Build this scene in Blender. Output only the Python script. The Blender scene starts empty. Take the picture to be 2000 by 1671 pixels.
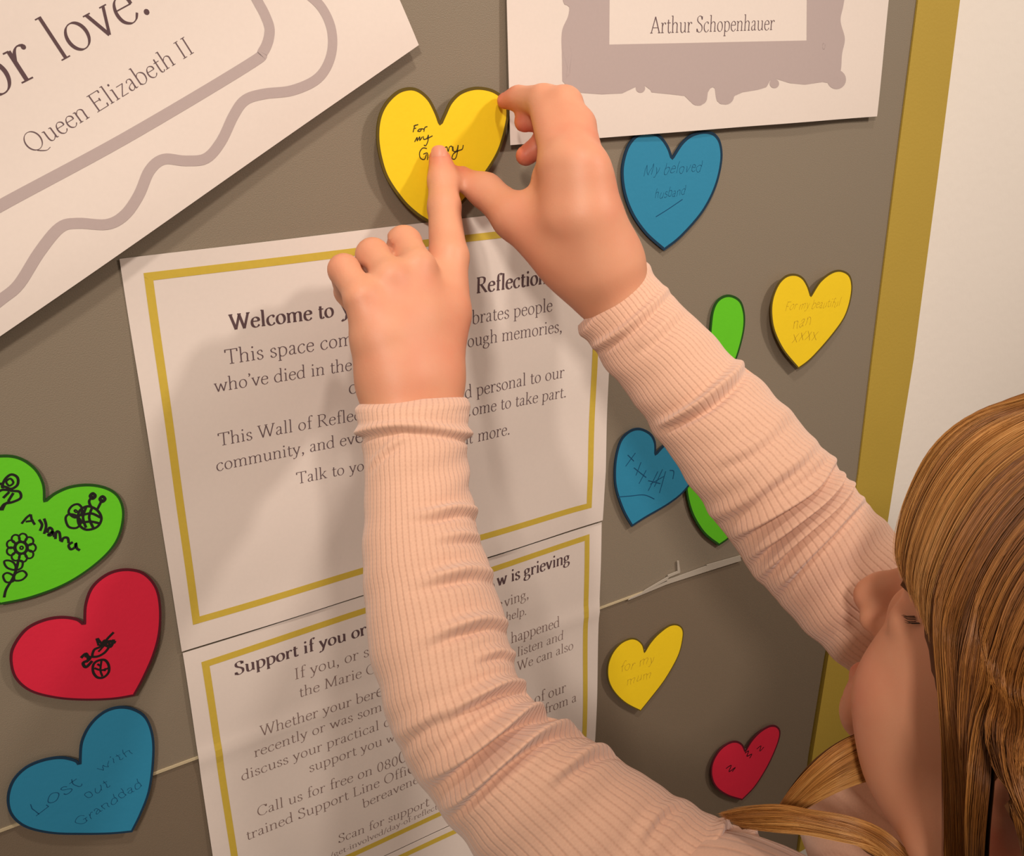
import bpy, math, random
import numpy as np
from mathutils import Matrix, Vector
random.seed(7); rng = np.random.default_rng(7)
scn = bpy.context.scene
COL = scn.collection

# ------------------------------------------------------------------ camera
F_PX, CX, CY = 1969.7, 1000.0, 835.5
CAMZ, DIST = 1.40, 0.51
def _basis():
    def ray(p): return np.array([(p[0]-CX)/F_PX, -(p[1]-CY)/F_PX, -1.0])
    X = ray((4370, 4)); X /= np.linalg.norm(X)
    Z = -ray((1049, 5700)); Z /= np.linalg.norm(Z)
    Z = Z - X*(X@Z); Z /= np.linalg.norm(Z)
    return np.array([X, np.cross(Z, X), Z])
R = _basis()
CAM = np.array([0.0, -DIST, CAMZ])
cd = bpy.data.cameras.new('camera'); cam = bpy.data.objects.new('camera', cd); COL.objects.link(cam)
cd.sensor_width = 36; cd.lens = F_PX/2000*36; cd.clip_start = 0.01
mw = Matrix([list(R[0])+[CAM[0]], list(R[1])+[CAM[1]], list(R[2])+[CAM[2]], [0, 0, 0, 1]])
cam.matrix_world = mw
scn.camera = cam

def P(px, py, d):
    """world point seen at a pixel of the photograph, standing d metres in front of the board"""
    w = R @ np.array([(px-CX)/F_PX, -(py-CY)/F_PX, -1.0])
    return CAM + w*((DIST-d)/w[1])
def PZ(px, py, d):
    w = R @ np.array([(px-CX)/F_PX, -(py-CY)/F_PX, -1.0])
    return (DIST-d)/w[1]
def proj(V):
    c = (np.asarray(V)-CAM) @ R
    return np.stack([CX+F_PX*c[..., 0]/-c[..., 2], CY-F_PX*c[..., 1]/-c[..., 2]], -1)

# ------------------------------------------------------------------ light, world, exposure
scn.view_settings.view_transform = 'Standard'; scn.view_settings.look = 'None'
scn.view_settings.gamma = 1; scn.view_settings.use_curve_mapping = False
scn.view_settings.exposure = 0.0
w = bpy.data.worlds.new('room_air'); scn.world = w; w.use_nodes = True
w.node_tree.nodes['Background'].inputs[0].default_value = (1.0, 0.82, 0.64, 1)
w.node_tree.nodes['Background'].inputs[1].default_value = 0.33
def spot(name, loc, target, size, power, cone, blend=1.0, col=(1, .91, .81)):
    l = bpy.data.lights.new(name, 'SPOT'); l.shadow_soft_size = size; l.energy = power; l.color = col
    l.spot_size = math.radians(cone); l.spot_blend = blend
    o = bpy.data.objects.new(name, l); COL.objects.link(o); o.location = loc
    o.rotation_euler = (Vector(target)-Vector(loc)).to_track_quat('-Z', 'Y').to_euler()
    return o
spot('ceiling_spotlight_right', (1.45, -1.35, 2.45), (.75, 0, 1.55), .09, 92, 50)
spot('ceiling_spotlight_above', (.12, -.70, 2.60), (.22, 0, 1.50), .05, 44, 44)
spot('ceiling_spotlight_left', (-1.0, -1.7, 2.5), (.15, -.08, 1.48), .12, 120, 46)

# ------------------------------------------------------------------ helpers
def link(o, parent=None, **kw):
    COL.objects.link(o)
    if parent is not None: o.parent = parent
    for k, v in kw.items(): o[k] = v
    return o
def mesh_obj(name, V, Fc, mat, parent=None, smooth=True, **kw):
    me = bpy.data.meshes.new(name)
    V = np.asarray(V, float)
    if parent is not None:
        V = V-np.array(parent_origin(parent))
    if isinstance(Fc, np.ndarray):
        n, k = Fc.shape
        me.vertices.add(len(V)); me.vertices.foreach_set('co', V.astype(np.float32).ravel())
        me.loops.add(n*k); me.loops.foreach_set('vertex_index', Fc.astype(np.int32).ravel())
        me.polygons.add(n); me.polygons.foreach_set('loop_start', np.arange(0, n*k, k, dtype=np.int32))
        me.update(calc_edges=True); me.validate()
    else:
        me.from_pydata([tuple(v) for v in V], [], Fc); me.update()
    if smooth: me.polygons.foreach_set('use_smooth', np.ones(len(me.polygons), bool))
    me.materials.append(mat)
    return link(bpy.data.objects.new(name, me), parent, **kw)
def parent_origin(o):
    p = np.zeros(3)
    while o is not None:
        p = p+np.array(o.location); o = o.parent
    return p
def empty(name, loc, **kw):
    o = bpy.data.objects.new(name, None); o.empty_display_size = .02; o.location = tuple(loc)
    return link(o, None, **kw)
def sub_empty(name, parent):
    return link(bpy.data.objects.new(name, None), parent)
def s2l(c):
    return tuple(((x/255)/12.92 if x/255 <= .04045 else ((x/255+.055)/1.055)**2.4) for x in c)
def mat(name, rgb, rough=.7, spec=.4, bump=0, bscale=300, var=0, vscale=40, rgb2=None, sss=0, sheen=0, bdist=.001):
    m = bpy.data.materials.new(name); m.use_nodes = True
    nt = m.node_tree; b = nt.nodes['Principled BSDF']
    c = s2l(rgb)
    b.inputs['Base Color'].default_value = (*c, 1); b.inputs['Roughness'].default_value = rough
    b.inputs['Specular IOR Level'].default_value = spec
    if sss:
        b.inputs['Subsurface Weight'].default_value = sss; b.inputs['Subsurface Radius'].default_value = (1, .35, .2)
        b.inputs['Subsurface Scale'].default_value = .006
    if sheen:
        b.inputs['Sheen Weight'].default_value = sheen; b.inputs['Sheen Roughness'].default_value = .5
    tc = nt.nodes.new('ShaderNodeTexCoord')
    if var or rgb2:
        n = nt.nodes.new('ShaderNodeTexNoise'); n.inputs['Scale'].default_value = vscale; n.inputs['Detail'].default_value = 6
        nt.links.new(tc.outputs['Object'], n.inputs['Vector'])
        r = nt.nodes.new('ShaderNodeMix'); r.data_type = 'RGBA'
        c2 = s2l(rgb2) if rgb2 else tuple(x*(1-var) for x in c)
        r.inputs[6].default_value = (*c, 1); r.inputs[7].default_value = (*c2, 1)
        nt.links.new(n.outputs['Fac'], r.inputs[0]); nt.links.new(r.outputs[2], b.inputs['Base Color'])
    if bump:
        n = nt.nodes.new('ShaderNodeTexNoise'); n.inputs['Scale'].default_value = bscale; n.inputs['Detail'].default_value = 4
        nt.links.new(tc.outputs['Object'], n.inputs['Vector'])
        k = nt.nodes.new('ShaderNodeBump'); k.inputs['Strength'].default_value = bump; k.inputs['Distance'].default_value = bdist
        nt.links.new(n.outputs['Fac'], k.inputs['Height']); nt.links.new(k.outputs[0], b.inputs['Normal'])
    return m
M = {}
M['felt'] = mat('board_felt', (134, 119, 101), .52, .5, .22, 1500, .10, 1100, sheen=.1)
M['felt_low_shaded'] = mat('board_felt_lower_shaded', (122, 105, 87), .6, .4, .22, 1500, .10, 1100)  # same felt; darker colour carries the light falloff on the lower panel
M['core'] = mat('board_core', (88, 74, 50), .9, .1)
M['gold'] = mat('gold_trim', (184, 153, 60), .55, .4, .15, 500, .12, 12)
M['wall'] = mat('wall_paint', (238, 226, 216), .85, .2, .25, 120, .04, 6)
M['paper'] = mat('paper', (224, 208, 198), .72, .25, .12, 25, .05, 500, bdist=.002)
M['mauve'] = mat('mauve_print', (179, 160, 156), .75, .2, 0, 1, .05, 500)
M['goldprint'] = mat('gold_print', (205, 174, 66), .7, .3, 0, 1, .12, 400)
M['ink'] = mat('grey_ink', (104, 84, 86), .8, .2)
M['ink2'] = mat('soft_ink', (128, 104, 98), .8, .2)
M['ink3'] = mat('heading_ink', (92, 70, 72), .8, .2)
M['marker'] = mat('black_marker', (30, 26, 24), .6, .3)
M['pen'] = mat('ballpoint_ink', (58, 50, 26), .6, .3)
M['strip'] = mat('joint_strip', (190, 172, 140), .45, .5)
M['tape'] = mat('clear_tape', (176, 164, 150), .25, .6)
CARD = dict(yellow=(243, 205, 28), blue=(44, 132, 168), green=(98, 198, 30), red=(214, 34, 62))
EDGE = dict(yellow=(92, 76, 28), blue=(26, 52, 74), green=(34, 74, 22), red=(86, 22, 34))
INKC = dict(yellow=(70, 58, 20), blue=(22, 74, 112), green=(22, 26, 16), red=(60, 14, 24))
for k in CARD:
    M['card_'+k] = mat(k+'_card', CARD[k], .62, .35, .08, 400, .06, 90)
    M['edge_'+k] = mat(k+'_card_outline', EDGE[k], .7, .2)
    M['ink_'+k] = mat(k+'_card_ink', INKC[k], .7, .2)
M['pale_y'] = mat('faint_pencil_on_yellow', (192, 158, 42), .7, .2)

# ------------------------------------------------------------------ the room
def box(name, lo, hi, m, parent=None, **kw):
    x0, y0, z0 = lo; x1, y1, z1 = hi
    V = [(x0, y0, z0), (x1, y0, z0), (x1, y1, z0), (x0, y1, z0), (x0, y0, z1), (x1, y0, z1), (x1, y1, z1), (x0, y1, z1)]
    Fc = [(0, 3, 2, 1), (4, 5, 6, 7), (0, 1, 5, 4), (1, 2, 6, 5), (2, 3, 7, 6), (3, 0, 4, 7)]
    return mesh_obj(name, V, Fc, m, parent, False, **kw)
WALLY = .022
box('wall_back', (-3, WALLY+.0015, 0), (3.2, WALLY+.12, 2.9), M['wall'], kind='structure')
M['floor'] = mat('carpet', (96, 88, 84), .95, .1, .6, 300, .3, 200)
box('floor', (-3, -3.4, -.1), (3.2, WALLY, 0), M['floor'], kind='structure')
box('baseboard_back', (-3, WALLY-.012, 0), (3.2, WALLY+.0015, .11), mat('skirting', (225, 215, 205), .5), kind='structure')

# board: two felt panels, joint strip, gold trim
board = empty('display_board', (0, 0, .6), label='grey felt display board with a gold strip down its right edge', category='display board')
B = lambda px, py: P(px, py, 0)
zj = float(B(388, 1479)[2]); zj2 = float(B(1172, 1186)[2])
def plate(name, outline, y0, y1, m, parent, **kw):
    n = len(outline)
    V = [(x, y0, z) for x, z in outline]+[(x, y1, z) for x, z in outline]
    Fc = [tuple(range(n)), tuple(range(2*n-1, n-1, -1))]+[(i, i+n, (i+1) % n+n, (i+1) % n) for i in range(n)]
    return mesh_obj(name, V, Fc, m, parent, False, **kw)
gl = [P(1790, 0, 0), P(1745, 350, 0), P(1701, 700, 0), P(1674, 926, 0), P(1615, 1285, 0), P(1585, 1472, 0)]
gr = [P(1872, 0, 0), P(1828, 350, 0), P(1782, 700, 0), P(1745, 930, 0), P(1690, 1285, 0), P(1655, 1500, 0)]
ZT, ZB = 1.75, .62
glx = [(gl[0][0]-.004, ZT)]+[(p[0], p[2]) for p in gl]+[(gl[-1][0]-.002, ZB)]
grx = [(gr[0][0]-.004, ZT)]+[(p[0], p[2]) for p in gr]+[(gr[-1][0], ZB)]
xl = -.62
zr = zj+(glx[4][0]-.2)*(zj2-zj)/(.59*.51)*1.0
zj_r = zj2+(zj2-zj)*.3
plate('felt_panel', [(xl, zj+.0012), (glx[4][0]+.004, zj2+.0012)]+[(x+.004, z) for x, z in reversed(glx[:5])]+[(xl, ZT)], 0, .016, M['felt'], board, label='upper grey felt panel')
plate('felt_panel', [(xl, ZB), (glx[6][0]-.0035, ZB), (glx[6][0]-.0035, glx[6][1]), (glx[5][0]-.0030, glx[5][1]), (glx[4][0]+.001, zj2-.0012), (xl, zj-.0012)], .0008, .016, M['felt_low_shaded'], board, label='lower grey felt panel')
box('backing', (xl, .014, ZB), (glx[6][0]-.003, WALLY, ZT), M['core'], board)
plate('gold_trim', glx+grx[::-1], -.0014, .0145, M['gold'], board, label='dull gold strip')
plate('joint_strip', [(xl, zj-.0008), (glx[4][0]-.004, zj2-.0008), (glx[4][0]-.004, zj2+.0008), (xl, zj+.0008)], -.0008, .012, M['strip'], board)
# torn clear film along the joint
for k_, q_ in enumerate([[(1225, 1170), (1300, 1139), (1300, 1134), (1228, 1166)], [(1300, 1139), (1378, 1114), (1378, 1103), (1300, 1131)], [(1378, 1114), (1445, 1093), (1443, 1083), (1378, 1101)],
                         [(1250, 1157), (1300, 1131), (1306, 1122), (1258, 1150)], [(1302, 1126), (1326, 1116), (1324, 1112), (1302, 1121)], [(1321, 1116), (1326, 1114), (1323, 1093), (1320, 1094)]]):
    q_ = [B(*p) for p in q_]
    plate('clear_tape', [(p[0], p[2]) for p in q_], -.0016-k_*.00002, -.0010, M['tape'], board)
plate('adhesive_scrap', [(p[0], p[2]) for p in (B(1195, 405), B(1199, 405), B(1201, 392), B(1198, 392))], -.0012, 0, M['tape'], board)

# ------------------------------------------------------------------ serif letters drawn as nib strokes
def E_(cx, cy, rx, ry, n=14):
    return ('O', [(cx+rx*math.cos(t*2*math.pi/n), cy+ry*math.sin(t*2*math.pi/n)) for t in range(n)])
L = lambda *p: ('L', list(p))
C = lambda *p: ('C', list(p))
H = lambda a, b, y: ('H', [(a, y), (b, y)])
K = lambda a, b, y: ('K', [(a, y), (b, y)])
D = lambda x, y, r: ('D', (x, y, r))
GL = {
 'a': (42, C((8,33),(14,41),(24,41),(29,34),(29,8),(32,1),(39,3)), C((29,25),(18,22),(8,15),(8,5),(15,0),(23,3),(29,10))),
 'b': (50, L((10,70),(10,2)), H(3,10,69), C((10,32),(18,41),(29,42),(40,34),(43,21),(39,7),(28,-1),(17,0),(10,6))),
 'c': (42, C((36,34),(30,41),(21,41),(10,33),(6,20),(10,6),(20,-1),(30,1),(37,9)), D(34,35,3)),
 'd': (50, L((38,70),(38,1)), H(31,38,69), H(38,45,1), C((38,33),(30,41),(20,42),(9,33),(5,20),(10,5),(20,-1),(30,1),(38,9))),
 'e': (42, K(7,36,25), C((36,25),(34,36),(22,42),(11,36),(6,22),(9,7),(20,-1),(30,1),(37,9))),
 'f': (30, C((33,65),(27,71),(18,67),(15,56),(15,40),(15,2)), K(6,28,41), H(7,25,1)),
 'g': (46, E_(20,29,13,13), C((13,18),(8,13),(12,8),(28,6),(38,0),(38,-10),(28,-20),(12,-20),(4,-13),(6,-5),(14,4)), K(29,41,39)),
 'h': (52, L((11,70),(11,0)), H(3,11,69), H(3,19,1), C((11,30),(20,40),(30,42),(39,35),(39,20),(39,0)), H(31,47,1)),
 'i': (26, L((13,41),(13,0)), H(5,13,41), H(5,21,1), D(12,60,4.5)),
 'j': (26, C((13,41),(13,-5),(10,-17),(2,-20)), H(5,13,41), D(12,60,4.5)),
 'k': (50, L((11,70),(11,0)), H(3,11,69), H(3,19,1), L((38,41),(13,18)), L((21,24),(40,1)), H(30,44,41), H(32,48,1)),
 'l': (26, L((13,70),(13,0)), H(5,13,69), H(5,21,1)),
 'm': (78, L((11,41),(11,0)), H(3,11,41), H(3,19,1), C((11,30),(19,39),(28,42),(37,36),(38,22),(38,0)), H(30,46,1), C((38,30),(46,39),(55,42),(64,36),(65,22),(65,0)), H(57,73,1)),
 'n': (52, L((11,41),(11,0)), H(3,11,41), H(3,19,1), C((11,30),(20,40),(30,42),(39,35),(39,20),(39,0)), H(31,47,1)),
 'o': (47, E_(23,20.5,17,21)),
 'p': (50, L((11,41),(11,-21)), H(3,11,41), H(3,19,-20), C((11,32),(18,41),(29,42),(40,34),(43,21),(39,7),(28,-1),(17,0),(11,6))),
 'r': (36, L((11,41),(11,0)), H(3,11,41), H(3,20,1), C((11,26),(17,37),(24,42),(32,40)), D(31,38,3.5)),
 's': (36, C((29,33),(24,41),(15,41),(8,34),(11,26),(20,21),(29,14),(29,5),(20,-1),(11,1),(6,9))),
 't': (30, C((13,54),(13,40),(13,10),(16,1),(23,-1),(28,5)), K(4,27,41)),
 'u': (52, C((12,41),(12,15),(15,3),(24,-1),(33,4),(40,12)), L((40,41),(40,1)), H(4,12,41), H(32,40,41), H(40,47,1)),
 'v': (46, L((7,41),(23,0)), L((23,0),(39,41)), H(1,14,41), H(32,45,41)),
 'w': (68, L((7,41),(21,0)), L((21,0),(34,38)), L((34,38),(47,0)), L((47,0),(61,41)), H(1,14,41), H(54,67,41)),
 'x': (44, L((6,41),(36,0)), L((36,41),(6,0))),
 'y': (46, L((7,41),(24,2)), C((39,41),(24,2),(18,-14),(8,-20),(4,-16)), H(1,14,41), H(32,45,41)),
 'z': (40, K(6,34,40), L((34,41),(6,1)), K(6,34,1)),
 'A': (66, L((33,67),(8,1)), L((33,67),(58,1)), K(17,47,22), H(1,16,1), H(49,66,1)),
 'C': (64, C((56,50),(48,63),(35,67),(17,59),(8,42),(8,24),(17,7),(34,-1),(48,3),(58,15)), L((57,65),(57,50))),
 'E': (60, L((14,66),(14,0)), K(5,52,65), K(14,40,34), K(5,54,1), L((52,65),(52,55)), L((54,1),(55,12)), L((40,40),(40,29))),
 'F': (54, L((14,66),(14,0)), K(5,50,65), K(14,38,34), H(5,24,1)),
 'G': (68, C((56,50),(48,63),(35,67),(17,59),(8,42),(8,24),(17,7),(34,-1),(50,4),(56,14)), L((56,30),(56,4)), K(44,64,30)),
 'I': (32, L((16,66),(16,0)), H(7,25,65), H(7,25,1)),
 'L': (56, L((14,66),(14,0)), H(5,24,65), K(5,50,1), L((50,1),(52,14))),
 'M': (84, L((15,66),(13,0)), L((15,66),(42,4)), L((42,4),(68,66)), L((68,66),(70,0)), H(5,15,65), H(68,78,65), H(5,22,1), H(61,79,1)),
 'O': (72, E_(36,33,28,34,18)),
 'Q': (76, E_(37,33,29,34,18), C((28,-1),(42,-11),(58,-18),(74,-15))),
 'R': (64, L((14,66),(14,0)), H(5,14,65), H(5,24,1), C((14,65),(32,66),(45,60),(46,48),(40,38),(28,34),(14,34)), L((28,34),(55,1)), H(50,62,1)),
 'S': (50, C((40,52),(35,64),(24,67),(12,61),(10,49),(18,40),(32,32),(41,22),(40,8),(28,-1),(15,1),(8,12)), L((41,65),(41,52)), L((7,1),(7,14))),
 'T': (62, L((31,65),(31,0)), K(5,57,65), L((5,66),(5,53)), L((57,66),(57,53)), H(21,41,1)),
 'W': (92, L((8,66),(28,0)), L((28,0),(46,62)), L((46,62),(64,0)), L((64,0),(84,66)), H(1,18,65), H(76,92,65), H(38,54,65)),
 '0': (48, E_(24,32,16,33)), '8': (48, E_(24,49,13,16), E_(24,16,16,17)),
 '9': (48, E_(23,46,15,19), C((38,46),(37,24),(26,5),(14,-1))),
 '2': (48, C((9,52),(16,64),(28,65),(37,55),(34,40),(8,2)), K(8,40,1)), '3': (48, C((9,56),(20,66),(34,60),(32,42),(20,35),(36,28),(37,12),(24,0),(8,6))),
 '.': (22, D(10,3,5)), ',': (22, D(10,3,4.5), C((13,4),(12,-6),(6,-13))), "'": (18, D(9,64,4), C((12,64),(11,57),(6,51))),
 '-': (30, K(4,26,20)), '/': (34, L((30,68),(4,-8))), ':': (22, D(10,4,5), D(10,36,5)), ' ': (25,)}
def catmull(pts, closed=False, n=5):
    p = np.array(pts, float); N = len(p)
    if N < 3 and not closed: return p
    out = []
    for i in range(N if closed else N-1):
        g = (lambda k: p[k % N]) if closed else (lambda k: p[min(max(k, 0), N-1)])
        a, b, c, d = g(i-1), g(i), g(i+1), g(i+2)
        for t in np.arange(n)/n:
            out.append(.5*((2*b)+(c-a)*t+(2*a-5*b+4*c-d)*t*t+(3*b-a-3*c+d)*t**3))
    if not closed: out.append(p[-1])
    return np.array(out)
def ribbon(pts, w, closed=False):
    """flat ribbon: 2-D points, width per point -> verts, quads"""
    p = np.array(pts, float); n = len(p)
    if closed: t = np.roll(p, -1, 0)-np.roll(p, 1, 0)
    else:
        t = np.gradient(p, axis=0)
    t /= np.maximum(np.linalg.norm(t, axis=1, keepdims=True), 1e-9)
    nn = np.stack([-t[:, 1], t[:, 0]], 1); w = np.broadcast_to(w, (n,))[:, None]/2
    V = np.concatenate([p+nn*w, p-nn*w]); m = n if closed else n-1
    return V, [(i, i+n, (i+1) % n+n, (i+1) % n) for i in range(m)], t
def glyph_strokes(text, thick=6.5, thin=2.4, mono=None, space=None):
    """2-D mesh (verts, faces, width) of a line of text in hundredths of an em"""
    x = 0; V = []; Fc = []
    def add(v, f):
        o = len(V); V.extend([(a+x, b) for a, b in v]); Fc.extend([tuple(i+o for i in q) for q in f])
    for ch in text:
        g = GL.get(ch, (30,))
        for op, p in g[1:]:
            if op == 'D':
                r = p[2]*(.7 if mono else (thick/6.5)**.5)
                add([(p[0]+r*math.cos(a), p[1]+r*math.sin(a)) for a in np.arange(10)*.6283], [tuple(range(10))]); continue
            if op == 'H':
                if mono: continue
                v, f, _ = ribbon(p, thin*1.15); add(v, f); continue
            if op == 'K':
                v, f, _ = ribbon(p, mono or thin*1.15); add(v, f); continue
            q = catmull(p, op == 'O') if op in 'CO' else np.array([np.array(p[0])*(1-s)+np.array(p[1])*s for s in (0, .34, .67, 1)])
            _, _, t = ribbon(q, 1, op == 'O')
            wd = mono if mono else np.maximum(thin, thick*np.abs(t[:, 0]*.2-t[:, 1]*.98))
            v, f, _ = ribbon(q, wd, op == 'O'); add(v, f)
        x += g[0] if ch != ' ' or space is None else space
    return np.array(V) if V else np.zeros((0, 2)), Fc, x
class Flat:
    """collects flat print in board-plane coordinates (x, z) and lays it on a height function"""
    def __init__(s, hfun): s.V = []; s.F = []; s.h = hfun; s.n = 0
    def add(s, v, f):
        o = len(s.V); s.n += 1
        s.V.extend([(a, b, s.n*4e-7) for a, b in v]); s.F.extend([tuple(i+o for i in q) for q in f])
    def build(s, name, m, parent, lift=.00012, **kw):
        V = [(x, -(s.h(x, z)+lift+e), z) for x, z, e in s.V]
        # face the viewer
        Fc = []
        for q in s.F:
            a = sum(V[q[i]][0]*V[q[(i+1) % len(q)]][2]-V[q[(i+1) % len(q)]][0]*V[q[i]][2] for i in range(len(q)))
            Fc.append(q if a > 0 else q[::-1])
        return mesh_obj(name, V, Fc, m, parent, False, **kw)
    def text(s, txt, p0, p1, ys=1.0, up=None, h0=.003, slant=0, jitter=0, **kw):
        v, f, wdt = glyph_strokes(txt, **kw)
        a, b = P(*p0, h0)[[0, 2]], P(*p1, h0)[[0, 2]]
        e = (b-a); sc = np.linalg.norm(e)/wdt; e = e/np.linalg.norm(e); u = np.array([-e[1], e[0]])
        if up is not None: u = np.array(up)
        if jitter:
            v = v+np.stack([np.sin(v[:, 1]*.11+v[:, 0]*.05)*jitter, np.sin(v[:, 0]*.045+len(txt))*jitter*1.5], 1)
        x = v[:, 0]+slant*v[:, 1]
        q = a+np.outer(x*sc, e)+np.outer(v[:, 1]*sc*ys, u)
        s.add([tuple(t) for t in q], f)
    def line(s, pts, wpx, h0=.003, closed=False, smooth=True, n=5, taper=False):
        q = catmull(pts, closed, n) if smooth and len(pts) > 2 else np.array(pts, float)
        if not smooth or len(pts) == 2:
            qq = []
            for i in range(len(q)-1):
                k = max(2, int(np.linalg.norm(q[i+1]-q[i])/40)+1)
                for t in np.arange(k)/k: qq.append(q[i]*(1-t)+q[i+1]*t)
            qq.append(q[-1]); q = np.array(qq)
        W = np.array([P(a, b, h0)[[0, 2]] for a, b in q])
        wm = wpx*PZ(*np.mean(pts, 0), h0)/F_PX
        v, f, _ = ribbon(W, wm, closed); s.add([tuple(t) for t in v], f)

# ------------------------------------------------------------------ sheets of paper
def sheet(name, corners_px, h, label, cat='poster', nu=48, nv=40, th=.0003, d0=.003, **kw):
    """corners tl, tr, br, bl as board-plane pixels"""
    c = [P(x, y, d0)[[0, 2]] for x, y in corners_px]
    o = (c[0]+c[1]+c[2]+c[3])/4
    root = empty(name, (o[0], 0, o[1]), label=label, category=cat, **kw)
    V = []; Fc = []
    for j in range(nv+1):
        for i in range(nu+1):
            u, v = i/nu, j/nv
            p = (c[0]*(1-u)+c[1]*u)*(1-v)+(c[3]*(1-u)+c[2]*u)*v
            V.append((p[0], -h(*p), p[1]))
    n = len(V); V += [(x, y+th, z) for x, y, z in V]
    I = lambda i, j: j*(nu+1)+i
    for j in range(nv):
        for i in range(nu):
            q = (I(i, j), I(i, j+1), I(i+1, j+1), I(i+1, j)); Fc.append(q); Fc.append(tuple(k+n for k in q[::-1]))
    rim = [I(i, 0) for i in range(nu)]+[I(nu, j) for j in range(nv)]+[I(i, nv) for i in range(nu, 0, -1)]+[I(0, j) for j in range(nv, 0, -1)]
    o2 = len(V); V += [V[k] for k in rim]+[V[k+n] for k in rim]; nr = len(rim)   # own vertices: the cut edge stays crisp
    for k in range(nr): Fc.append((o2+k, o2+(k+1) % nr, o2+nr+(k+1) % nr, o2+nr+k))
    mesh_obj('paper_sheet', V, Fc, M['paper'], root)
    return root
def smooth01(t): t = min(1, max(0, t)); return t*t*(3-2*t)

# queen poster (top left, turned about 28 degrees)
qa, qb = P(820, 88, .008)[[0, 2]], P(0, 655, .008)[[0, 2]]
qe = (qa-qb)/np.linalg.norm(qa-qb); qu = np.array([-qe[1], qe[0]])
def h_queen(x, z):
    t = (np.array([x, z])-qb)@qu; s = (np.array([x, z])-qb)@qe
    return .0028+.0065*math.exp(-(t/.05)**2)*(.65+.35*math.sin(s*9+1.2))+.0006*math.sin(s*30)*math.exp(-(t/.03)**2)
def px_of(v, d=.006): return tuple(proj(np.array([v[0], -d, v[1]])))
q_br = qa; q_bl = qa-qe*.42; top = qu*.297
tr_v = P(785, 0, .004)[[0, 2]]; side = (tr_v-qa); side = side/np.linalg.norm(side)
side = side*.5+qu*.5; side /= np.linalg.norm(side)
q_tr, q_tl = q_br+side*.29, q_bl+side*.29
def sheet_w(name, cw, h, label, **kw):
    return sheet(name, [px_of(c, .003) for c in cw], h, label, **kw)
queen = sheet_w('framed_quote_poster', [q_tl, q_tr, q_br, q_bl], h_queen, 'white poster hung at a slant in the upper left corner with mauve wavy frame', nu=60)
pr = Flat(h_queen)
pr.line([(-110, 468), (0, 402), (240, 272), (480, 130), (515, 100), (528, 62), (520, 30), (500, -10), (470, -80)], 21, .006, n=8)
pr.line([(-60, 628), (0, 582), (35, 552), (75, 490), (115, 443), (150, 434), (205, 436), (240, 418), (268, 380), (290, 332), (318, 310), (360, 313), (400, 308), (430, 275), (455, 225), (478, 195), (515, 183), (570, 176), (620, 152), (645, 110), (648, 60), (630, 15), (595, -20), (540, -70)], 20, .006, n=6)
def bline(fl, q, w):
    v, f, _ = ribbon(np.array(q), w); fl.add([tuple(x) for x in v], f)
w0 = P(-60, 628, .006)[[0, 2]]; i0 = P(-110, 468, .006)[[0, 2]]
bline(pr, [w0+qe*.004-qe*s_+qu*.006*(1-math.cos((s_-.004)*math.tau/.062))*.5-qu*(s_*.02) for s_ in np.linspace(0, .085, 50)], .0060)
bline(pr, [i0+qe*.004-qe*s_ for s_ in np.linspace(0, .105, 30)], .0063)
pr.build('wavy_frame_print', M['mauve'], queen, label='mauve hand-drawn style frame lines')
pr = Flat(h_queen)
pr.text('love.', (118, 122), (303, 20), thick=6, thin=1.7, h0=.006, ys=1.02)
pr.text('for', (-62, 218), (88, 142), thick=6, thin=1.7, h0=.006, ys=1.02)
pr.build('quote_lettering', M['ink3'], queen)
pr = Flat(h_queen)
pr.text('Queen Elizabeth II', (62, 302), (386, 101), thick=5.4, thin=2, h0=.008)
pr.build('signature_lettering', M['ink'], queen)

# schopenhauer poster (top centre)
sbl, sbr = P(995, 283, .004)[[0, 2]], P(1711, 227, .004)[[0, 2]]
se = (sbr-sbl)/np.linalg.norm(sbr-sbl); su = np.array([-se[1], se[0]])
def h_sch(x, z):
    t = z-sbl[1]
    return .0030+.0018*math.exp(-(t/.06)**2)+.0004*math.sin(x*60)
stl = P(990, -300, .004)[[0, 2]]; s_tr_dir = P(1737, 0, .004)[[0, 2]]-sbr
k = .235/np.linalg.norm(s_tr_dir)
stl2 = sbl+(P(991, 0, .004)[[0, 2]]-sbl)*k
sch = sheet_w('framed_quote_poster', [stl2, sbr+s_tr_dir*k, sbr, sbl], h_sch, 'white poster at top centre with a grey ornate picture frame printed on it')
pr = Flat(h_sch)
def poly(fl, pts, h0=.004):
    fl.add([tuple(P(a, b, h0)[[0, 2]]) for a, b in pts], [tuple(range(len(pts)))])
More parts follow.
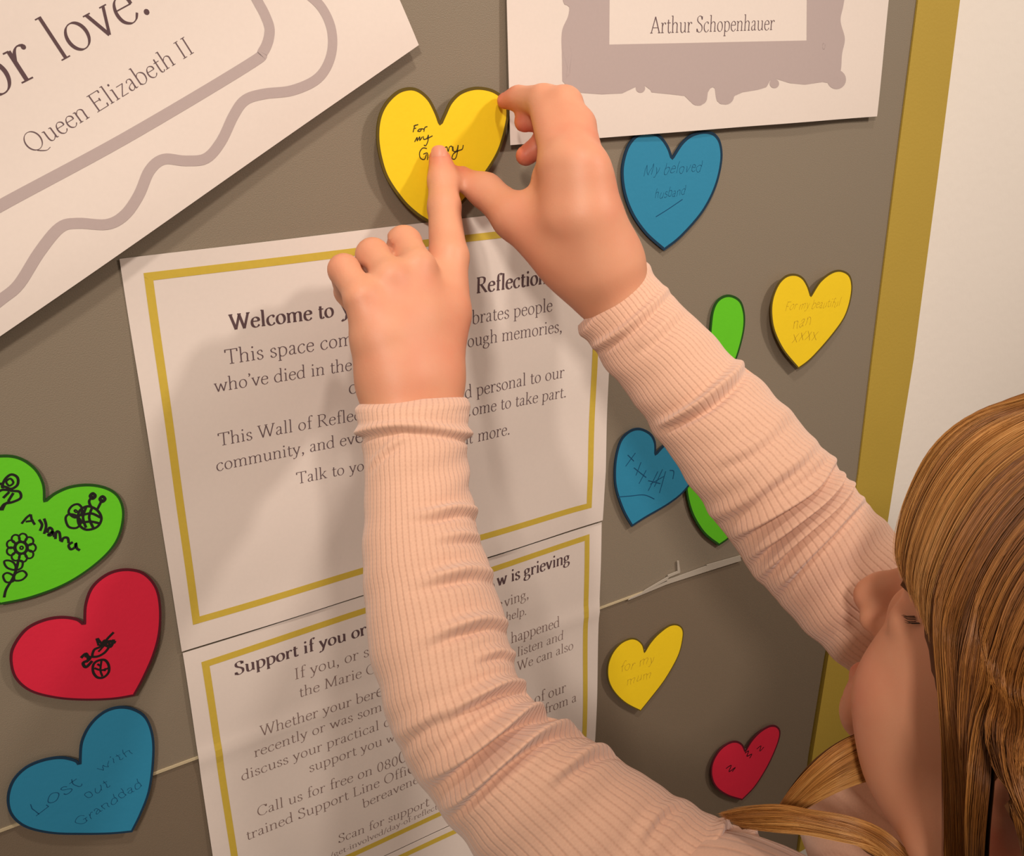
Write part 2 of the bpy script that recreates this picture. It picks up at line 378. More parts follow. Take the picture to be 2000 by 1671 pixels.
# ornate frame: three bands (left, bottom, right) each a filled strip between an outer and an inner line
def strip_between(fl, A, Bp, h0=.004, n=60):
    A = catmull(A, n=8); Bp = catmull(Bp, n=8) if len(Bp) > 2 else np.array(Bp, float)
    def rs(q):
        s = np.r_[0, np.cumsum(np.linalg.norm(np.diff(q, axis=0), axis=1))]; t = np.linspace(0, s[-1], n)
        return np.stack([np.interp(t, s, q[:, 0]), np.interp(t, s, q[:, 1])], 1)
    a, b = rs(A), rs(Bp); K2 = 5
    V = [tuple(P(*(a[i]*(1-j/K2)+b[i]*j/K2), h0)[[0, 2]]) for i in range(n) for j in range(K2+1)]
    fl.add(V, [(i*(K2+1)+j, (i+1)*(K2+1)+j, (i+1)*(K2+1)+j+1, i*(K2+1)+j+1) for i in range(n-1) for j in range(K2)])
def band_cols(fl, top_y, pts, h0=.004):
    """columns from a straight upper edge down to an outline given as x-monotone points"""
    q = np.array(pts, float); xs = np.arange(q[0, 0], q[-1, 0]+.1, 2.0); ys = np.interp(xs, q[:, 0], q[:, 1]); V = []
    for x, y in zip(xs, ys):
        for t in (0, .33, .67, 1): V.append(tuple(P(x, top_y(x)*(1-t)+y*t, h0)[[0, 2]]))
    fl.add(V, [(i*4+j, i*4+4+j, i*4+5+j, i*4+1+j) for i in range(len(xs)-1) for j in range(3)])
ty = lambda x: 87-(x-1190)*8/383
band_cols(pr, ty, [(1097, 158), (1110, 172), (1135, 181), (1175, 184), (1215, 182), (1240, 170), (1258, 167), (1270, 176), (1271, 180), (1310, 184), (1335, 187), (1345, 197), (1354, 204), (1366, 206), (1376, 200), (1381, 190), (1381, 180), (1386, 172), (1391, 170), (1396, 173), (1396, 182), (1398, 196), (1406, 203), (1418, 204), (1427, 198), (1434, 187), (1450, 180), (1480, 175), (1496, 170), (1503, 157), (1515, 154), (1540, 162), (1570, 165), (1605, 160), (1622, 163), (1630, 170), (1642, 172), (1650, 166), (1652, 154), (1647, 143), (1641, 140)])
for cx_, cy_, r_ in ((1361, 189, 17), (1416, 187, 17), (1633, 155, 19), (1250, 172, 9), (1511, 163, 9)):
    poly(pr, [(cx_+r_*math.cos(t_), cy_+r_*math.sin(t_)) for t_ in np.arange(20)*math.tau/20])
strip_between(pr, [(1100, -180), (1095, -90), (1100, 0), (1112, 12), (1110, 32), (1098, 60), (1097, 100), (1102, 135), (1097, 158)], [(1196, -180), (1191, 87)])
strip_between(pr, [(1640, -180), (1662, -80), (1650, 5), (1643, 40), (1651, 75), (1645, 105), (1643, 130), (1641, 142)], [(1580, -180), (1575, 80)])
def zpt(x, y): return P(x, y, .004)[[0, 2]]
la, lb, ra, rb = zpt(1100, -170), zpt(1196, -170), zpt(1580, -170), zpt(1640, -170)
up_ = (.205-(la-sbl)@su)
def quadg(fl, a, b, c, d, n=12):
    V = [tuple((a*(1-u)+b*u)*(1-v)+(d*(1-u)+c*u)*v) for v in np.linspace(0, 1, n+1) for u in np.linspace(0, 1, n+1)]
    fl.add(V, [(j*(n+1)+i, j*(n+1)+i+1, (j+1)*(n+1)+i+1, (j+1)*(n+1)+i) for j in range(n) for i in range(n)])
quadg(pr, la, lb, lb+su*up_, la+su*up_); quadg(pr, ra, rb, rb+su*up_, ra+su*up_)
quadg(pr, lb+su*(up_-.03), ra+su*(up_-.03), ra+su*up_, lb+su*up_)
pr.build('ornate_frame_print', M['mauve'], sch, label='grey-mauve ornate picture frame print')
pr = Flat(h_sch)
pr.text('Arthur Schopenhauer', (1270, 65), (1513, 58), thick=6, thin=2.2, h0=.004, ys=1.12)
pr.build('signature_lettering', M['ink'], sch)

# welcome notice
def h_wel(x, z):
    c0 = P(700, 480, 0); r0 = P(1175, 1015, 0)
    return .0016+.0006*math.sin(x*40+z*25)+.0005*math.sin(z*60-x*20)+.003*math.exp(-((x-r0[0])/.02)**2)*max(0, min(1, (z-r0[2])/.05+.2))+.0012*math.exp(-((z-r0[2])/.02)**2)
W_TL, W_BL, W_BR = (234, 506), (355, 1272), (1176, 1015)
a, b, c_ = [P(*q, .002)[[0, 2]] for q in (W_TL, W_BL, W_BR)]
b2 = a+(c_-b)
wel = sheet_w('notice_sheet', [a, b2, c_, b], h_wel, 'large white notice with gold border and a welcome heading, behind the wrists')
pr = Flat(h_wel)
wi = [(291, 543), (378, 1208)]
A1 = P(291, 541, .002)[[0, 2]]; A2 = P(383, 1211, .002)[[0, 2]]; A3 = P(1149, 986, .002)[[0, 2]]; A4 = A1+(A3-A2)
def rect_w(fl, pts, w):
    q = []
    for p, r in zip(pts, pts[1:]+pts[:1]):
        for t in np.arange(24)/24: q.append(p*(1-t)+r*t)
    # mitred: four separate bars
    for p, r in zip(pts, pts[1:]+pts[:1]):
        e = (r-p)/np.linalg.norm(r-p)
        L0, L1 = p-e*w/2, r+e*w/2
        Q = np.array([L0*(1-t)+L1*t for t in np.linspace(0, 1, 40)])
        v, f, _ = ribbon(Q, w); fl.add([tuple(t) for t in v], f)
rect_w(pr, [A1, A2, A3, A4], .0042)
pr.build('gold_border_print', M['goldprint'], wel)
pr = Flat(h_wel)
hd = dict(thick=12, thin=4.0, h0=.002)
pr.text('Welcome to', (449, 645), (652, 617), **hd); pr.text(' your Wall of', (652, 617), (902, 578), **hd)
pr.text('Reflection', (931, 573), (1069, 553), ys=1.12, **hd)
pr.build('heading_lettering', M['ink3'], wel)
pr = Flat(h_wel)
bd = dict(thick=6.2, thin=2.6, h0=.002)
pr.text('This space com', (440, 712), (690, 672), **bd); pr.text('memorates and cele', (690, 672), (922, 635), **bd); pr.text('brates people', (924, 634), (1080, 607), ys=1.12, **bd)
pr.text("who've died in the", (419, 766), (688, 722), **bd); pr.text(' community, thr', (688, 722), (914, 680), **bd); pr.text('ough memories,', (915, 679), (1098, 647), ys=1.12, **bd)
pr.text('ob', (681, 770), (720, 763), **bd); pr.text('jects and stories.', (720, 763), (905, 728), **bd)
pr.text('This Wall of Refle', (427, 872), (692, 822), **bd); pr.text('ction is shared an', (692, 822), (905, 778), **bd); pr.text('d personal to our', (908, 778), (1102, 736), ys=1.1, **bd)
pr.text('community, and ev', (423, 921), (694, 866), **bd); pr.text('eryone is welc', (694, 866), (920, 812), **bd); pr.text('ome to take part.', (922, 811), (1107, 775), ys=1.1, **bd)
pr.text('Talk to yo', (580, 946), (712, 918), **bd); pr.text('ur team to find out ', (712, 918), (930, 862), **bd); pr.text('more.', (933, 862), (998, 848), ys=1.15, **bd)
pr.build('body_lettering', M['ink'], wel)

# support notice under it
def h_sup(x, z):
    r0 = P(1175, 1025, 0)
    return .0014+.0005*math.sin(x*35-z*20)+.0005*math.sin(z*50)+.0010*math.exp(-((z-zj)/.006)**2)
S_TL, S_TR = (357, 1274), (1177, 1019)
a, b2 = [P(*q, .002)[[0, 2]] for q in (S_TL, S_TR)]
ex = (b2-a)/np.linalg.norm(b2-a); ez = np.array([-ex[1], ex[0]])
a = a-ez*.0006; b2 = b2-ez*.0006
S_BL = a-ez*.2105; S_BR = b2-ez*.2105
sup = sheet_w('notice_sheet', [a, b2, S_BR, S_BL], h_sup, 'white notice with gold border about grief support, directly under the welcome notice')
pr = Flat(h_sup)
A1 = P(401, 1296, .002)[[0, 2]]; A4 = P(1148, 1050, .002)[[0, 2]]
e4 = (A4-A1)/np.linalg.norm(A4-A1); z4 = np.array([-e4[1], e4[0]])
rect_w(pr, [A1, A1-z4*.186, A4-z4*.186, A4], .0042)
pr.build('gold_border_print', M['goldprint'], sup)
pr = Flat(h_sup)
pr.text('Support if you o', (458, 1318), (704, 1243), **hd); pr.text('r someone you kno', (704, 1243), (966, 1150), **hd); pr.text('w is grieving', (970, 1144), (1114, 1098), ys=1.15, **hd)
pr.build('heading_lettering', M['ink3'], sup)
pr = Flat(h_sup)
bs = dict(thick=5.8, thin=2.5, h0=.002)
for seg in [
    ('If you, or s', (575, 1328), (722, 1281)), ('omeone you know, is grie', (722, 1281), (982, 1184)), ('ving,', (985, 1185), (1034, 1167)),
    ('the Marie', (585, 1363), (708, 1323)), (' Curie Support Line can ', (708, 1323), (985, 1218)), ('help.', (988, 1213), (1030, 1200)),
    ('Whether your ber', (508, 1438), (734, 1362)), ('eavement has just ', (734, 1362), (995, 1262)), ('happened', (998, 1256), (1094, 1223)),
    ('recently or was som', (498, 1481), (748, 1388)), ('e time ago, we will ', (748, 1388), (1008, 1286)), ('listen and', (1012, 1284), (1103, 1249)),
    ('discuss your practical', (473, 1527), (742, 1425)), (' or emotional worries. ', (742, 1425), (1006, 1322)), ('We can also', (1012, 1312), (1122, 1268)),
    ('support you ', (605, 1510), (755, 1452)), ('with what comes next.', (755, 1452), (960, 1372)),
    ('Call us for free on 080', (503, 1596), (778, 1492)), ('0 and speak to on', (778, 1492), (1022, 1384)), ('e of our', (1027, 1382), (1106, 1350)),
    ('trained Support Line Offi', (482, 1642), (795, 1512)), ('cers or get help ', (795, 1512), (1050, 1404)), ('from a', (1064, 1394), (1126, 1368)),
    ('bereaven', (708, 1577), (806, 1532)), ('ement volunteer.', (806, 1532), (990, 1455)),
    ('Scan for suppor', (660, 1646), (830, 1577)), ('t or visit', (830, 1577), (930, 1536))]:
    pr.text(*seg, ys=1.12 if seg[1][0] > 900 else 1.0, **bs)
pr.text('/get-involved/day-of-reflec', (645, 1676), (850, 1583), thick=6, thin=3, h0=.002, ys=.9)
pr.text('tion', (850, 1583), (880, 1570), thick=6, thin=3, h0=.002, ys=.9)
pr.build('body_lettering', M['ink2'], sup)

# third notice, only its upper edge in view
def h_thi(x, z):
    return .0012+.0004*math.sin(x*35-z*20)
a3 = S_BL-ez*.0006; b3 = S_BR-ez*.0006
thi = sheet_w('notice_sheet', [a3, b3, b3-ez*.2, a3-ez*.2], h_thi, 'white notice whose gold top border just shows at the bottom edge, beneath the support notice')
pr = Flat(h_thi)
rect_w(pr, [a3+ex*.012-ez*.007, a3+ex*.012-ez*.19, b3-ex*.012-ez*.19, b3-ex*.012-ez*.007], .0042)
pr.build('gold_border_print', M['goldprint'], thi)

# ------------------------------------------------------------------ paper hearts
from mathutils.geometry import tessellate_polygon
def heart(color, segs, d, label, edge_px, th=.0007, tilt=None, group=None, pad=True):
    """segs: two open pixel curves (notch -> left lobe -> tip, tip -> right lobe -> notch)"""
    pts = np.concatenate([catmull(segs[0], n=7)[:-1], catmull(segs[1], n=7)[:-1]])
    W = np.array([P(x, y, d)[[0, 2]] for x, y in pts]); c = W.mean(0)
    def h(x, z): return d+(0 if tilt is None else tilt[0]*(x-c[0])+tilt[1]*(z-c[1]))
    root = empty('paper_heart', (c[0], 0, c[1]), label=label, category='paper heart', **({'group': group} if group else {}))
    tri = tessellate_polygon([[Vector((x, z, 0)) for x, z in W]])
    n = len(W)
    a = sum(W[i][0]*W[(i+1) % n][1]-W[(i+1) % n][0]*W[i][1] for i in range(n))
    if a < 0: W = W[::-1]; tri = [tuple(n-1-i for i in t) for t in tri]
    def orient(t):
        a = W[t[0]]; b = W[t[1]]; c2 = W[t[2]]
        return tuple(t) if (b[0]-a[0])*(c2[1]-a[1])-(b[1]-a[1])*(c2[0]-a[0]) > 0 else tuple(t[::-1])
    tri = [orient(t) for t in tri]
    V = [(x, -h(x, z), z) for x, z in W]+[(x, -h(x, z)+th, z) for x, z in W]
    Fc = list(tri)+[tuple(k+n for k in t[::-1]) for t in tri]+[(i, i+n, (i+1) % n+n, (i+1) % n) for i in range(n)]
    mesh_obj('card', V, Fc, M['card_'+color], root, False)
    # printed outline: band running just inside the cut edge
    wm = edge_px*PZ(*pts.mean(0), d)/F_PX
    t = np.roll(W, -1, 0)-np.roll(W, 1, 0); t /= np.linalg.norm(t, axis=1, keepdims=True)
    nin = np.stack([-t[:, 1], t[:, 0]], 1)
    Wi = W+nin*wm; Wo = W+nin*-.0002
    Vo = [(x, -h(x, z)-.0001, z) for x, z in Wo]+[(x, -h(x, z)-.0001, z) for x, z in Wi]+[(x, -h(x, z)+th+.0001, z) for x, z in Wo]
    Fo = [(i, (i+1) % n, (i+1) % n+n, i+n) for i in range(n)]+[(i+2*n, (i+1) % n+2*n, (i+1) % n, i) for i in range(n)]
    mesh_obj('black_outline', Vo, Fo, M['edge_'+color], root, False)
    # adhesive pad between card and board
    if pad:
        r = .006; m = 12
        hc = h(*c)-th
        Vp = [(c[0]+r*math.cos(i*math.tau/m), y, c[1]+r*math.sin(i*math.tau/m)) for y in (-.0002, -hc) for i in range(m)]
        mesh_obj('adhesive_pad', Vp, [tuple(range(m)), tuple(range(2*m-1, m-1, -1))]+[(i, i+m, (i+1) % m+m, (i+1) % m) for i in range(m)], M['paper'], root)
    return root, Flat(h)

# big yellow heart held by the fingers
r, fl = heart('yellow', [[(860, 240), (852, 218), (838, 192), (818, 175), (798, 171), (775, 179), (753, 201), (740, 229), (736, 265), (741, 305), (755, 348), (785, 392), (812, 418), (835, 433)],
                         [(835, 433), (868, 425), (905, 395), (948, 340), (975, 295), (990, 245), (993, 213), (985, 192), (962, 175), (930, 170), (900, 179), (880, 198), (868, 222), (860, 240)]],
              .0068, 'large yellow paper heart being pressed to the board by the child', 5)
pn = dict(h0=.007)
for s in [[(807, 258), (810, 246), (812, 244)], [(808, 246), (817, 243)], [(808, 251), (813, 250)], [(819, 252), (816, 256), (821, 256), (823, 252), (819, 252)], [(823, 251), (828, 252)], [(828, 257), (830, 249), (835, 247)],
          [(810, 277), (815, 268), (815, 275), (820, 267), (820, 274), (825, 267)], [(827, 266), (828, 272), (834, 270), (837, 263)], [(837, 264), (836, 275), (832, 284), (828, 283)], [(834, 271), (845, 265)],
          [(834, 290), (826, 289), (820, 297), (821, 308), (829, 311), (833, 301)], [(827, 301), (835, 299), (835, 312)],
          [(838, 308), (842, 299), (847, 298)], [(868, 298), (869, 289), (873, 287), (875, 295)], [(876, 296), (878, 287), (883, 286), (884, 295)], [(885, 286), (886, 295), (892, 294), (895, 283)], [(895, 284), (893, 300), (889, 310), (883, 309), (886, 300), (896, 294), (903, 291), (905, 283)]]:
    fl.line(s, 2.0, .007)
fl.build('pen_writing', M['pen'], r)

r, fl = heart('blue', [[(1313, 307), (1305, 285), (1290, 265), (1272, 258), (1250, 260), (1232, 275), (1220, 300), (1214, 335), (1219, 378), (1235, 420), (1262, 458), (1297, 489)],
                       [(1297, 489), (1330, 463), (1372, 415), (1398, 365), (1410, 315), (1408, 280), (1396, 261), (1376, 256), (1352, 262), (1332, 278), (1313, 307)]],
              .0022, 'blue paper heart with its top tucked under the ornate frame poster', 5)
fl.text('My beloved', (1254, 343), (1370, 334), mono=2.2, jitter=3, slant=.25, h0=.0022, ys=.95)
fl.text('husband', (1277, 388), (1338, 380), mono=2.6, jitter=3, slant=.25, h0=.0022, ys=1.1)
fl.line([(1281, 423), (1305, 408), (1333, 389)], 1.7, .0022)
fl.build('pen_writing', M['ink_blue'], r)

r, fl = heart('yellow', [[(1584, 577), (1578, 558), (1568, 542), (1553, 535), (1535, 539), (1519, 556), (1508, 585), (1506, 615), (1512, 648), (1530, 685), (1559, 720)],
                         [(1559, 720), (1585, 700), (1625, 655), (1652, 615), (1664, 570), (1661, 540), (1645, 528), (1625, 531), (1602, 549), (1584, 577)]],
              .0060, 'small yellow paper heart nearest the gold strip, right of the raised arm', 3.2)
fl.text('For my beautiful', (1532, 606), (1640, 598), mono=2.6, jitter=3, slant=.2, h0=.006, ys=1.1)
fl.text('nan', (1546, 642), (1584, 634), mono=2.6, jitter=3, slant=.2, h0=.006)
fl.text('xxxx', (1545, 668), (1596, 662), mono=2.6, jitter=3, slant=.2, h0=.006)
fl.build('pencil_writing', M['pale_y'], r)

r, fl = heart('green', [[(1386, 655), (1378, 640), (1362, 632), (1342, 640), (1326, 662), (1320, 695), (1328, 730), (1345, 765), (1372, 800)],
                        [(1372, 800), (1400, 765), (1432, 715), (1449, 665), (1455, 625), (1450, 594), (1438, 580), (1420, 576), (1402, 586), (1391, 610), (1386, 655)]],
              .0024, 'green paper heart with one lobe showing above the raised arm', 4)
r, fl = heart('green', [[(1400, 905), (1390, 895), (1370, 895), (1350, 912), (1341, 940), (1341, 965), (1352, 1005), (1375, 1042), (1404, 1065)],
                        [(1404, 1065), (1430, 1045), (1465, 1000), (1488, 955), (1492, 910), (1480, 885), (1455, 876), (1425, 884), (1400, 905)]],
              .0022, 'green paper heart whose pointed tip shows below the raised arm', 4)
r, fl = heart('blue', [[(1281, 886), (1280, 862), (1270, 845), (1250, 836), (1230, 841), (1212, 860), (1202, 895), (1200, 935), (1205, 965), (1218, 1000), (1234, 1028)],
                       [(1234, 1028), (1262, 1010), (1305, 985), (1336, 960), (1360, 925), (1362, 885), (1345, 862), (1318, 858), (1298, 868), (1281, 886)]],
              .0034, 'blue paper heart with pen crosses below the raised arm', 4)
for s in [[(1226, 888), (1238, 900)], [(1241, 884), (1222, 910)], [(1238, 913), (1262, 932)], [(1252, 902), (1242, 928)], [(1262, 918), (1248, 944)], [(1266, 938), (1290, 944)], [(1285, 920), (1266, 958)], [(1294, 916), (1278, 950)], [(1300, 920), (1288, 962)], [(1270, 945), (1296, 930)], [(1308, 918), (1316, 920), (1314, 935)],
          [(1207, 970), (1232, 968), (1258, 966), (1278, 974)]]:
    fl.line(s, 1.7, .0034)
fl.build('pen_writing', M['ink_blue'], r)

r, fl = heart('yellow', [[(1259, 1273), (1255, 1258), (1244, 1248), (1230, 1247), (1212, 1256), (1196, 1275), (1187, 1300), (1188, 1328), (1200, 1352), (1222, 1373), (1251, 1388)],
                         [(1251, 1388), (1272, 1362), (1300, 1325), (1325, 1280), (1334, 1245), (1333, 1227), (1322, 1219), (1306, 1222), (1285, 1238), (1270, 1255), (1259, 1273)]],
              .0030, 'yellow paper heart on the lower panel, just right of the notices', 2)
fl.text('for my', (1210, 1314), (1278, 1292), mono=3, jitter=3, slant=.1, h0=.003)
fl.text('mum', (1222, 1338), (1272, 1322), mono=3, jitter=3, slant=.1, h0=.003)
fl.build('pencil_writing', M['pale_y'], r)
r, fl = heart('red', [[(1456, 1466), (1450, 1453), (1438, 1447), (1422, 1451), (1404, 1466), (1391, 1490), (1389, 1515), (1398, 1537), (1420, 1553), (1449, 1562)],
                      [(1449, 1562), (1475, 1535), (1500, 1495), (1518, 1455), (1524, 1430), (1518, 1418), (1504, 1417), (1485, 1428), (1468, 1446), (1456, 1466)]],
              .0030, 'small red paper heart at the foot of the lower panel, near the long hair', 3)
fl.line([(1455, 1470), (1462, 1466), (1459, 1476), (1468, 1472), (1464, 1480)], 2.5, .003)
fl.line([(1478, 1462), (1486, 1456), (1484, 1466), (1492, 1458)], 2, .003)
fl.line([(1418, 1500), (1428, 1494), (1424, 1506), (1436, 1498), (1430, 1506)], 2.5, .003)
fl.build('pencil_writing', M['ink_red'], r)

r, fl = heart('green', [[(88, 978), (86, 945), (70, 915), (40, 894), (5, 889), (-40, 897), (-80, 930), (-100, 985), (-95, 1050), (-70, 1110), (-35, 1155), (0, 1180)],
                        [(0, 1180), (60, 1167), (130, 1140), (190, 1100), (228, 1058), (242, 1010), (236, 975), (215, 955), (180, 946), (140, 949), (108, 962), (88, 978)]],
              .0030, 'green paper heart at the left edge with a bee and flower in black marker', 4)
def ln(*p, w=5, closed=False): fl.line(list(p), w, .003, closed=closed)
# bee, upper right
ln((134, 1000), (140, 988), (152, 984), (160, 992), (158, 1004), (146, 1010), closed=True, w=4.5)
ln((128, 1012), (134, 1004), (148, 1006), (158, 1018), (150, 1030), (134, 1028), closed=True, w=4.5)
ln((156, 996), (172, 988), (190, 996), (198, 1012), (190, 1028), (170, 1034), (156, 1026), (152, 1012), closed=True)
ln((168, 990), (162, 1010), (168, 1030)); ln((180, 990), (174, 1010), (182, 1030)); ln((158, 1006), (178, 1002), (196, 1010)); ln((160, 1020), (178, 1018), (196, 1022))
ln((178, 990), (174, 978), (182, 968), w=5); ln((190, 994), (196, 982), (200, 974), w=5)
for cx, cy in ((181, 968), (200, 974)): ln((cx-5, cy), (cx, cy-5), (cx+5, cy), (cx, cy+5), closed=True, w=6)
ln((147, 995), (151, 998), (148, 1000), (145, 997), closed=True, w=3)
# flower
for k_ in range(9):
    a_ = k_*math.tau/9; cx, cy = 41+21*math.cos(a_), 1069+20*math.sin(a_)
    ln(*[(cx+8*math.cos(t_), cy+8*math.sin(t_)) for t_ in np.arange(7)*math.tau/7], closed=True, w=3.6)
ln(*[(41+11*math.cos(t_), 1069+11*math.sin(t_)) for t_ in np.arange(8)*math.tau/8], closed=True, w=4)
ln(*[(42+3*math.cos(t_), 1069+3*math.sin(t_)) for t_ in np.arange(6)*math.tau/6], closed=True, w=3)
ln((36, 1092), (32, 1110), (24, 1130), (12, 1150), (8, 1166))
ln((30, 1112), (14, 1108), (8, 1096), (18, 1094), (28, 1100), closed=True, w=4); ln((30, 1112), (42, 1108), (44, 1096), (36, 1096), closed=True, w=4)
ln((26, 1134), (12, 1136), (6, 1124), (14, 1118), (26, 1124), closed=True, w=4); ln((28, 1132), (42, 1132), (52, 1122), (44, 1114), (30, 1120), closed=True, w=4)
# half bee at the left edge
ln((4, 950), (10, 935), (22, 926), (34, 932), (34, 946), (22, 954), (10, 950), closed=True); ln((12, 940), (20, 934), (26, 942), (18, 948), closed=True, w=4)
ln((-10, 966), (4, 956), (24, 958), (38, 960), (40, 972), (24, 980), (8, 984), (0, 996)); ln((-6, 948), (2, 944), (8, 952)); ln((6, 972), (18, 960)); ln((16, 978), (26, 962)); ln((4, 996), (10, 984), (20, 978))
# name
ln((42, 1022), (52, 1010), (60, 1004), w=4.5); ln((60, 1004), (62, 1014), (68, 1024), w=4.5); ln((50, 1018), (66, 1016), w=4)
ln((76, 1014), (82, 1024), (78, 1036), w=5); ln((86, 1012), (90, 1026), (86, 1042), w=5); ln((92, 1040), (96, 1030), (102, 1034), (100, 1044), (94, 1044), (103, 1038), (106, 1048), w=5)
ln((108, 1052), (110, 1038), (116, 1040), (118, 1056), w=5); ln((120, 1058), (124, 1050), (132, 1050), (134, 1060), w=5)
ln((142, 1058), (134, 1064), (138, 1072), (146, 1068), (148, 1060), (150, 1070), (156, 1074), w=5)
fl.build('marker_drawing', M['marker'], r, label='black marker bee, flower and childlike letters')

r, fl = heart('red', [[(164, 1218), (150, 1208), (120, 1204), (85, 1210), (50, 1228), (25, 1262), (20, 1292), (30, 1325), (60, 1350), (110, 1363), (165, 1367), (220, 1365), (262, 1358)],
                      [(262, 1358), (280, 1325), (300, 1280), (312, 1235), (314, 1185), (305, 1145), (280, 1118), (245, 1111), (210, 1120), (180, 1145), (166, 1180), (164, 1218)]],
              .0042, 'red paper heart with a small black doodle, left of the notices', 4)
def ln(*p, w=5, closed=False): fl.line(list(p), w, .0042, closed=closed)
ln((158, 1284), (168, 1276), (172, 1288), (162, 1294), (168, 1302), (180, 1290), w=6); ln((166, 1280), (176, 1284), (168, 1292), w=6)
ln((180, 1280), (184, 1268), (196, 1262), (204, 1250), (214, 1258), (206, 1272), (194, 1280), (184, 1282), closed=True, w=5)
ln((190, 1246), (200, 1256), (212, 1244), (222, 1234), w=5); ln((198, 1264), (212, 1252), (226, 1254), w=6); ln((204, 1258), (216, 1262), (222, 1248), w=6); ln((192, 1272), (200, 1262), (190, 1258), w=4); ln((188, 1246), (192, 1258), w=4)
ln((182, 1298), (190, 1290), (204, 1288), (212, 1298), (212, 1312), (202, 1322), (190, 1322), (182, 1312), closed=True, w=5)
ln((184, 1304), (198, 1308), (212, 1304), w=4); ln((198, 1290), (196, 1308), (200, 1320), w=4); ln((190, 1296), (196, 1300), w=4); ln((204, 1310), (206, 1304), w=4)
fl.build('marker_drawing', M['marker'], r)

r, fl = heart('blue', [[(155, 1492), (148, 1484), (120, 1478), (85, 1483), (50, 1498), (24, 1525), (14, 1560), (22, 1592), (50, 1615), (100, 1627), (160, 1629), (215, 1628), (258, 1624)],
                       [(258, 1624), (275, 1590), (292, 1545), (300, 1490), (300, 1440), (287, 1402), (262, 1384), (232, 1380), (202, 1390), (175, 1415), (158, 1450), (155, 1492)]],
              .0042, 'blue paper heart in the lower left corner with faint pen writing', 4)
fl.text('Lost', (66, 1594), (160, 1530), mono=2.6, jitter=3, h0=.0042, ys=.8)
fl.text('with', (192, 1508), (262, 1468), mono=2.4, jitter=3, h0=.0042, ys=.7)
fl.text('out', (166, 1560), (216, 1535), mono=2.8, jitter=3, h0=.0042, ys=.9)
fl.text('Granddad', (152, 1614), (280, 1532), mono=2.8, jitter=3, h0=.0042, ys=.9)
fl.build('pen_writing', M['ink_blue'], r)
#@@BODY
# ------------------------------------------------------------------ signed-distance modelling of the child
INF = 1e3
def cone(a, b, ra, rb):
    a, b = np.array(a, float), np.array(b, float); ab = b-a; L2 = max(ab@ab, 1e-12); c = (a+b)/2; rad = np.sqrt(L2)/2+max(ra, rb)
    def f(p, pc, pr):
        if np.linalg.norm(pc-c)-rad-pr > .03: return None
        t = np.clip(((p-a)@ab)/L2, 0, 1)
        return np.linalg.norm(p-a-t[:, None]*ab, axis=1)-(ra+(rb-ra)*t)
    return f
def ell(c, r, Mx=None):
    c = np.array(c, float); r = np.array(r, float)
    def f(p, pc, pr):
        if np.linalg.norm(pc-c)-r.max()-pr > .03: return None
        q = p-c
        if Mx is not None: q = q@Mx
        k0 = np.linalg.norm(q/r, axis=1); k1 = np.linalg.norm(q/(r*r), axis=1)
        return k0*(k0-1)/np.maximum(k1, 1e-9)
    return f
def U(k, *ch):
    def f(p, pc, pr):
        o = None
        for c in ch:
            d = c(p, pc, pr)
            if d is None: continue
            if o is None: o = d; continue
            if k:
                h = np.maximum(k-np.abs(o-d), 0)/k; o = np.minimum(o, d)-h*h*k*.25
            else: o = np.minimum(o, d)
        return o
    return f
def SUB(k, a, *bs):
    def f(p, pc, pr):
        o = a(p, pc, pr)
        if o is None: return None
        for b in bs:
            d = b(p, pc, pr)
            if d is None: continue
            d = -d; h = np.maximum(k-np.abs(o-d), 0)/k; o = np.maximum(o, d)+h*h*k*.25
        return o
    return f
